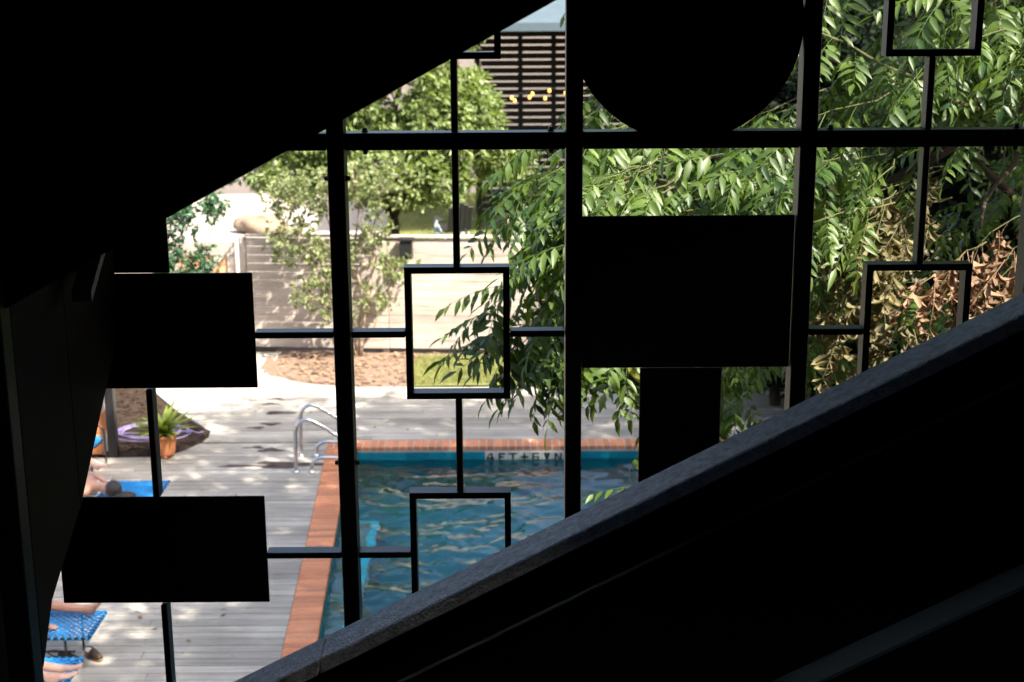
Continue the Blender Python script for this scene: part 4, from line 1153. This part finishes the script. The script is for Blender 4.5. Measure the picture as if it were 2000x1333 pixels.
# right mass
def dens(p): return mnoise.noise(Vector(p)*1.35+Vector((3.1, 0, 1.7)))+.5*mnoise.noise(Vector(p)*3.1)
cnt = 0
while cnt < 190:
    x_, y_, z_ = rr.uniform(.55, 4.8), rr.uniform(7.3, 10.2), rr.uniform(3.0, 6.7)
    fx = x_*7/y_
    if fx < 1.05 and z_ < 6-(6-4.75)*y_/7: continue
    if fx < .62 and z_ < 6-(6-4.95)*y_/7: continue
    if fx < .7 and 6-(6-z_)*7/y_ > 5.3: continue
    if dens((x_, y_, z_)) < .05: continue
    if 1.65 < fx < 2.0 and 6-(6-z_)*7/y_ > 5.62 : continue
    if 1.35 < fx and 3.6 < 6-(6-z_)*7/y_ < 5.3 and y_ < 8.2: continue
    yaw = rr.normal(R(195), .9); L_ = rr.uniform(.25, .5)
    d = Vector((math.cos(yaw), math.sin(yaw), rr.uniform(-.7, .15)))
    spray((x_, y_, z_), Vector((x_, y_, z_))+d*L_, int(rr.integers(5, 9)), live, s=rr.uniform(.85, 1.15))
    cnt += 1
# nearest sprays in front of the mass, in the sun
for k in range(15):
    x_, y_, z_ = .60+.95*rr.random(), rr.uniform(6.5, 7.2), rr.uniform(4.90, 5.36)
    yaw = rr.normal(R(190), .5)
    spray((x_+.25, y_+.1, z_+.05), (x_+.25*math.cos(yaw), y_+.25*math.sin(yaw), z_), 6, live, s=rr.uniform(.9, 1.1))
for k in range(22):
    x_, y_ = rr.uniform(1.35, 3.1), rr.uniform(6.5, 7.4)
    z_ = rr.uniform(5.42, 6.15); fx = x_*7/y_; zn = 6-(6-z_)*7/y_
    if 1.7 < fx < 2.08 and zn > 5.45: continue
    yaw = rr.normal(R(195), .6)
    spray((x_+.2, y_+.1, z_+.08), (x_+.25*math.cos(yaw), y_+.25*math.sin(yaw), z_-.05), 6, live, s=rr.uniform(.85, 1.1))
for k in range(14):
    x_, y_, z_ = rr.uniform(.22, .5), rr.uniform(6.1, 6.7), rr.uniform(4.5, 5.2)
    spray((x_+.3, y_+.1, z_+.08), (x_, y_, z_), 7, live, s=rr.uniform(.85, 1.0))
# the bare-ish branch across the upper right pane
spray((2.35, 7.2, 5.40), (1.45, 6.9, 5.78), 11, live, s=.95, sag=-.02, thick=.010)
spray((1.0, 6.9, 5.05), (.50, 6.8, 5.12), 6, live, s=.9, sag=.0, thick=.009)
# withered olive-tan sprays and dead brown ones
for a, b, n in [((2.15, 6.9, 5.0), (1.75, 6.7, 4.95), 9), ((2.1, 6.9, 4.85), (1.7, 6.7, 4.75), 9), ((2.0, 6.8, 4.7), (1.62, 6.7, 4.6), 9), ((1.95, 6.9, 4.95), (1.8, 6.7, 4.85), 8), ((1.9, 6.8, 4.55), (1.6, 6.7, 4.45), 8),
                ((2.2, 7.0, 5.15), (1.9, 6.9, 5.1), 7), ((1.85, 6.8, 5.05), (1.7, 6.7, 4.95), 7), ((2.05, 6.8, 4.45), (1.85, 6.7, 4.4), 7)]:
    spray(a, b, n-4, dry, sag=.2, hang=.35)
    spray(Vector(a)+Vector((.05, .25, .12)), Vector(b)+Vector((.0, .2, .1)), 3, live, s=.85)
for a, b, n in [((2.55, 6.5, 4.75), (2.2, 6.3, 4.6), 11), ((2.5, 6.4, 4.62), (2.1, 6.3, 4.45), 12), ((2.4, 6.4, 4.5), (2.0, 6.3, 4.3), 12), ((2.25, 6.4, 4.42), (1.85, 6.3, 4.22), 12), ((2.05, 6.4, 4.3), (1.65, 6.2, 4.12), 12), ((2.6, 6.6, 4.95), (2.25, 6.4, 4.85), 11), ((2.2, 6.5, 4.85), (1.95, 6.4, 4.75), 10),
                ((2.9, 7.2, 5.0), (2.25, 6.9, 4.85), 12), ((2.8, 7.1, 4.85), (2.3, 6.8, 4.62), 12), ((2.75, 7.0, 4.65), (2.2, 6.7, 4.38), 12), ((2.6, 6.9, 4.5), (2.0, 6.7, 4.22), 12), ((2.4, 6.8, 4.35), (1.85, 6.6, 4.10), 12), ((2.2, 6.8, 4.2), (1.7, 6.6, 3.98), 11),
                ((2.7, 7.0, 4.75), (2.45, 6.8, 4.45), 11), ((2.85, 7.1, 4.6), (2.5, 6.8, 4.35), 11), ((2.1, 6.7, 4.25), (1.75, 6.6, 4.05), 10), ((2.5, 6.8, 4.6), (2.35, 6.7, 4.3), 10), ((2.6, 6.7, 4.8), (2.4, 6.7, 4.55), 10)]:
    spray(a, b, max(5, n-4), dead, sag=.15, s=.95, spread=.8, hang=.75)

# trunk and limbs
limb(wood, (0, 0, 0), (.3, .2, 4.0), .26, .19, .05)
for b_, r0_, r1_ in (((3.6, .2, 8.4), .15, .05), ((5.6, -1.5, 8.8), .13, .04), ((1.4, -2.6, 8.6), .12, .04), ((6.6, 2.2, 8.8), .12, .04), ((-.6, 1.8, 8.9), .11, .04), ((-1.2, -.2, 5.6), .06, .03), ((-1.9, -.4, 5.4), .05, .02), ((9.0, .0, 9.0), .09, .03)):
    limb(wood, (.3, .2, random.uniform(3.2, 4.0)), b_, r0_, r1_, .07)
for b_ in ((-4.0, -2.2, 5.35), (-3.9, -2.4, 4.75), (-2.2, -2.2, 5.0), (-1.8, -2.4, 5.2), (-3.2, -2.2, 5.9), (-2.0, -2.0, 6.5), (-1.2, -2.6, 4.2), (-3.95, -2.2, 4.55)):
    limb(wood, (-1.2, -.3, 5.5), b_, .022, .008, .05)
wood.build('trunk', 'bark', tree, True)
tag(twg.build('twigs', 'twig', tree), kind='stuff')

# overhead crown
crown = []
cc = np.array([8.2, 10.7, 9.1]); cr = np.array([8.0, 5.2, 1.5])
n_c = 0
while n_c < 11500:
    q = rr.uniform(-1, 1, 3)
    if q[0]**6 + q[1]**4 + q[2]**2 > 1: continue
    p = cc+q*cr
    if mnoise.noise(Vector(p)*.75) < -.30: continue
    crown.append((p, rot(rr.uniform(0, 6.28), rr.uniform(-.1, .9), rr.normal(0, .5)), rr.uniform(1.25, 1.75), int(rr.integers(0, 1000)))); n_c += 1

def merge(store, variants):
    Vs, Fs, off = [], [], 0
    for p, Rm, s, k in store:
        V, F = variants[k % len(variants)]
        Vs.append((V*s) @ Rm.T + p - np.array(TREE)); Fs.append(F+off); off += len(V)
    return np.concatenate(Vs), np.concatenate(Fs)

# the 300 leaves that show largest stay single parts, the rest is one mass
Mi = cam.matrix_world.inverted()
def seen(p):
    v = Mi @ Vector(p)
    if v.z > -1: return 0
    u_, w_ = v.x/-v.z*2778/1000, v.y/-v.z*2778/666
    if abs(u_) > 1.02 or abs(w_) > 1.02: return 0
    px_, py_ = 1000+u_*1000, 666-w_*666
    hid = 1.0
    if 1130 < px_ < 1560 and 425 < py_ < 722: hid = .3
    if 1130 < px_ < 1560 and py_ < 230: hid = .3
    if py_ > 1333-.49*(px_-450): hid = .1
    return hid/-v.z
order = sorted(range(len(live)), key=lambda i: -seen(live[i][0]))
single, rest = order[:300], order[300:]
LM = []
for k, (V, F) in enumerate(VAR):
    o = arr_mesh('leaf', V, F, 'pinnate'); LM.append(o.data); bpy.data.objects.remove(o)
for i in single:
    p, Rm, s, k = live[i]
    o = bpy.data.objects.new('leaf', LM[k % len(LM)]); link(o, tree)
    mm = Matrix(Rm.tolist()).to_4x4(); mm = Matrix.Translation(Vector(p)-Vector(TREE)) @ mm @ Matrix.Scale(s, 4)
    o.matrix_local = mm
V, F = merge([live[i] for i in rest], VAR); o = arr_mesh('foliage', V, F, 'pinnate', tree); tag(o, kind='stuff')
V, F = merge(crown, SIMP); o = arr_mesh('crown', V, F, 'pinnate', tree); tag(o, kind='stuff')
V, F = merge(dry, DRY); o = arr_mesh('withered_foliage', V, F, 'drypinnate', tree); tag(o, 'curled olive tan withered leaves', kind='stuff')
V, F = merge(dead, DRY); o = arr_mesh('dead_foliage', V, F, 'brownleaf', tree); tag(o, 'dead brown hanging leaves', kind='stuff')

# ================================================================== STAIRWELL SHELL
def struct(name, m, fn):
    b = MB(); fn(b); o = b.build(name, m); tag(o, kind='structure'); return o
ZC = 6.5
struct('facade_wall', 'facade', lambda b: (b.box(-9, -1.80, 4.5, 4.7, -.2, ZC), b.box(2.75, 14, 4.5, 4.7, -.2, ZC), b.box(-1.80, 2.75, 4.5, 4.7, -.2, 2.7)))
# low ceiling by the screen, slot added to light the ledge, higher roof added to block its sun
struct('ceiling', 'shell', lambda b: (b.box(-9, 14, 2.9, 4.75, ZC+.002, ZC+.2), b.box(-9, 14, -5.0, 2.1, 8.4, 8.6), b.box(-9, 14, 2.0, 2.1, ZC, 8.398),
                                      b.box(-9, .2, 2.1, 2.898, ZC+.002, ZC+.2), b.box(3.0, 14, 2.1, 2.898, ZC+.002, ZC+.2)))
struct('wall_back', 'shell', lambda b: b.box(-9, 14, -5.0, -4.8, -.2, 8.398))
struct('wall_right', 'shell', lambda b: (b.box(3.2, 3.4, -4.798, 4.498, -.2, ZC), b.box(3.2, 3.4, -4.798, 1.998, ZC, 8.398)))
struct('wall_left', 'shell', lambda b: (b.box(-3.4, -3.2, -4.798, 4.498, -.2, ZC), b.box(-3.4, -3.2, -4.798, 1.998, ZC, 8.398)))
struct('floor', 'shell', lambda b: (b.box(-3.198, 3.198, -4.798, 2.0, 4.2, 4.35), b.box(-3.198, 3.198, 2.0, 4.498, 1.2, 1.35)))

# stair flight wall at the left, sloping underside
sw = empty('stair_side_wall', (-1.25, 4.3, 4.9)); tag(sw, 'dark brown timber side of the stair at the left edge', 'wall')
o_ = Vector((-1.25, 4.3, 4.9))
def rel(poly): return [(a-o_.y, b-o_.z) for a, b in poly]
lowp = [(4.40, 4.96), (4.206, 4.807), (3.894, 4.565), (3.574, 4.401), (3.448, 4.24), (3.0, 3.75), (2.2, 2.9)]
topz = 6.49
k = 0
ys = [2.2, 2.62, 3.04, 3.46, 3.88, 4.40]
lz = lambda y: float(np.interp(y, [p[0] for p in lowp[::-1]], [p[1] for p in lowp[::-1]]))
for a, b in zip(ys[:-1], ys[1:]):
    inner = [p for p in lowp[::-1] if a+.003 < p[0] < b-.003]
    poly = [(a+.003, lz(a+.003))]+inner+[(b-.003, lz(b-.003)), (b-.003, topz), (a+.003, topz)]
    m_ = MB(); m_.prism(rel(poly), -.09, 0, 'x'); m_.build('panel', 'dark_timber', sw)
for (ya_, za_, yb_, zb_) in ((4.46, 5.556, 3.86, 5.165), (4.36, 6.08, 3.6, 5.55)):
    m_ = MB(); m_.prism(rel([(ya_, za_), (ya_, za_+.03), (yb_, zb_+.03), (yb_, zb_)]), .03, .085, 'x'); m_.build('handrail', 'concrete', sw)
    for t in (.25, .75):
        yy, zz = ya_+(yb_-ya_)*t, za_+(zb_-za_)*t
        m_ = MB(); m_.box(0.002, .055, yy-o_.y-.01, yy-o_.y+.01, zz-o_.z-.04, zz-o_.z-.004); m_.build('bracket', 'steel', sw)
np_ = empty('stair_post', (-1.20, 3.2, 1.36)); tag(np_, 'black square post blurred at the far left edge', 'post')
m_ = MB(); m_.box(-.032, .032, -.032, .032, 0, 5.0); m_.build('shaft', 'steel', np_, bevel=.003)
m_ = MB(); m_.box(-.06, .06, -.06, .06, 5.002, 5.09); m_.build('top_plate', 'steel', np_)

# upper flight: closed parapet with sloping lower edge
uf = empty('upper_stair_flight', (0, 3.2, 5.9)); tag(uf, 'black underside of the upper stair flight cutting across the top left', 'stairs')
zl = lambda x: 5.921+.539*x
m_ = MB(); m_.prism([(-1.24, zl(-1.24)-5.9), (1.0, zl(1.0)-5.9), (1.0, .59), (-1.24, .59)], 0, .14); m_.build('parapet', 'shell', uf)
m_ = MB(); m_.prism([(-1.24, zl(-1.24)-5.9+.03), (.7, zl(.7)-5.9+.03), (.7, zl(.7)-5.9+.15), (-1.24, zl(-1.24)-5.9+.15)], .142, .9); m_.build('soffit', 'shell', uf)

# lower flight parapet with concrete cap
pf = empty('stair_parapet', (0, 3.72, 4.0)); tag(pf, 'sloping dark stair parapet with a grey concrete coping', 'parapet')
zc = lambda x: 4.464+.5175*x-4.0
x0_, x1_ = -1.24, 3.1
m_ = MB(); n = 60
# cap in three cast lengths with slightly worn arrises
for a, b in ((x0_, -.545), (-.542, 1.72), (1.723, x1_)):
    m_ = MB(); m_.add([(a, -.098, zc(a)-.036), (b, -.098, zc(b)-.036), (b, .08, zc(b)-.036), (a, .08, zc(a)-.036), (a, -.07, zc(a)), (b, -.07, zc(b)), (b, .08, zc(b)), (a, .08, zc(a))],
                 [(0,3,2,1),(4,5,6,7),(0,1,5,4),(1,2,6,5),(2,3,7,6),(3,0,4,7)])
    m_.build('coping', 'concrete', pf, bevel=.004)
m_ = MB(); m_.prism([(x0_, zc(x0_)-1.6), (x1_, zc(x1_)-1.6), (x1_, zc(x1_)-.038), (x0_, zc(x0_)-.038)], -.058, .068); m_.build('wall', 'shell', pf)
m_ = MB(); m_.prism([(x0_, zc(x0_)-.190), (x1_, zc(x1_)-.190), (x1_, zc(x1_)-.184), (x0_, zc(x0_)-.184)], -.074, -.060); m_.build('trim', 'trim', pf)
m_ = MB(); m_.prism([(x0_, zc(x0_)-1.2), (x1_, zc(x1_)-1.2), (x1_, zc(x1_)-.752), (x0_, zc(x0_)-.752)], -.165, -.060); m_.build('stringer', 'shell', pf)
m_ = MB(); m_.prism([(x0_, zc(x0_)-.750), (x1_, zc(x1_)-.750), (x1_, zc(x1_)-.738), (x0_, zc(x0_)-.738)], -.168, -.060); m_.build('ledge', 'ledge', pf)

# ================================================================== THE STEEL SCREEN
sc = empty('steel_screen', (0, 4.4, 3.0)); tag(sc, 'black steel screen of posts, open rectangles and solid plates', 'screen')
YS = 0.0
def bar(nm, x0, x1, z0, z1, y0, y1, bev=.0025):
    m = MB(); m.box(x0, x1, YS+y0, YS+y1, z0-3, z1-3); return m.build(nm, 'steel', sc, bevel=bev)
PD = .085
ZT = 6.49; ZB = 2.75
POST = [(-.5685, -.515), (.170, .2225), (.893, .945), (1.618, 1.670)]
for a, b in POST: bar('post', a, b, ZB, ZT, 0, PD)
bar('post', -1.74, -1.69, ZB, ZT, 0, PD)
# main rail between the posts
edges = [-1.69, -.5685, -.515, .170, .2225, .893, .945, 1.618, 1.67, 2.4]
for a, b in ((-1.69, -.5705), (-.513, .168), (.2245, .891), (.947, 1.616), (1.672, 2.4)):
    bar('rail', a, b, 5.519, 5.572, .002, PD-.002)
TD = (.012, .068)
t = .0205
def hbar(a, b, zc): bar('bar', a, b, zc-t/2, zc+t/2, *TD)
def vbar(xc, z0, z1): bar('bar', xc-t/2, xc+t/2, z0, z1, *TD)
def rect(x0, x1, z0, z1):
    m = MB()
    for (a, b, c, d) in ((x0, x1, z0, z0+t), (x0, x1, z1-t, z1), (x0, x0+t, z0+t, z1-t), (x1-t, x1, z0+t, z1-t)):
        m.box(a, b, TD[0]-.001, TD[1]+.001, c-3, d-3)
    m.build('rectangle', 'steel', sc)
for cx, (pl, pr) in ((-.1735, (-.513, .168)), (1.2885, (.947, 1.616))):
    for zc_ in (6.01, 4.933, 4.180, 3.427):
        h = .2165
        hw = .1665 if zc_ < 5.5 else .145
        rect(cx-hw, cx+hw, zc_-h, zc_+h)
        hbar(pl, cx-hw-.001, zc_-.002); hbar(cx+hw+.001, pr, zc_-.002)
    vbar(cx, 5.573, 6.01-.2165-.001); vbar(cx, 4.933+.2165+.001, 5.518); vbar(cx, 4.180+.2165+.001, 4.933-.2165-.001); vbar(cx, 3.427+.2165+.001, 4.180-.2165-.001); vbar(cx, ZB, 3.427-.2165-.001)
    vbar(cx, 6.01+.2165+.001, ZT)
# solid plates left bay
def plate(nm, x0, x1, z0, z1, y0=.030, y1=.037): bar(nm, x0, x1, z0, z1, y0, y1)
plate('plate', -1.512, -.823, 4.753, 5.132)
plate('plate', -1.512, -.820, 4.005, 4.382)
plate('plate', -1.60, -1.086, 5.1315, 5.75, .0375, .0445)
vbar(-1.172, 4.383, 4.752); vbar(-1.172, ZB, 4.004)
hbar(-.8225, -.5705, 4.931); hbar(-.8195, -.5705, 4.178)
# solid plates in the middle bay: disc, square, stem
m = MB(); m.prism([(.539+.356*math.cos(2*math.pi*k/96), 5.896+.356*math.sin(2*math.pi*k/96)-3) for k in range(96)], .030, .037)
m.build('disc', 'steel', sc)
plate('plate', .2235, .892, 4.812, 5.306)
plate('plate', .412, .677, 3.4, 4.811)
# bolts
bolt_me = None
def bolt(x, z, ax):
    global bolt_me
    if bolt_me is None:
        b = MB(); b.lathe([(.010, 0), (.010, .004), (.0075, .006), (.0075, .012), (.004, .014)], seg=10); o = b.build('bolt', 'blackmetal', sc); bolt_me = o.data
    else: o = bpy.data.objects.new('bolt', bolt_me); link(o, sc)
    o.location = (x, .03, z-3)
    o.rotation_euler = {'u': (0, 0, 0), 'd': (math.pi, 0, 0), 'l': (0, -math.pi/2, 0), 'r': (0, math.pi/2, 0)}[ax]
for x in (-.452, .124, .99, 1.565): bolt(x, 5.573, 'u'); bolt(x, 5.518, 'd')
for z in (5.43, 4.497):
    bolt(-.5690, z, 'l'); bolt(-.5145, z, 'r')
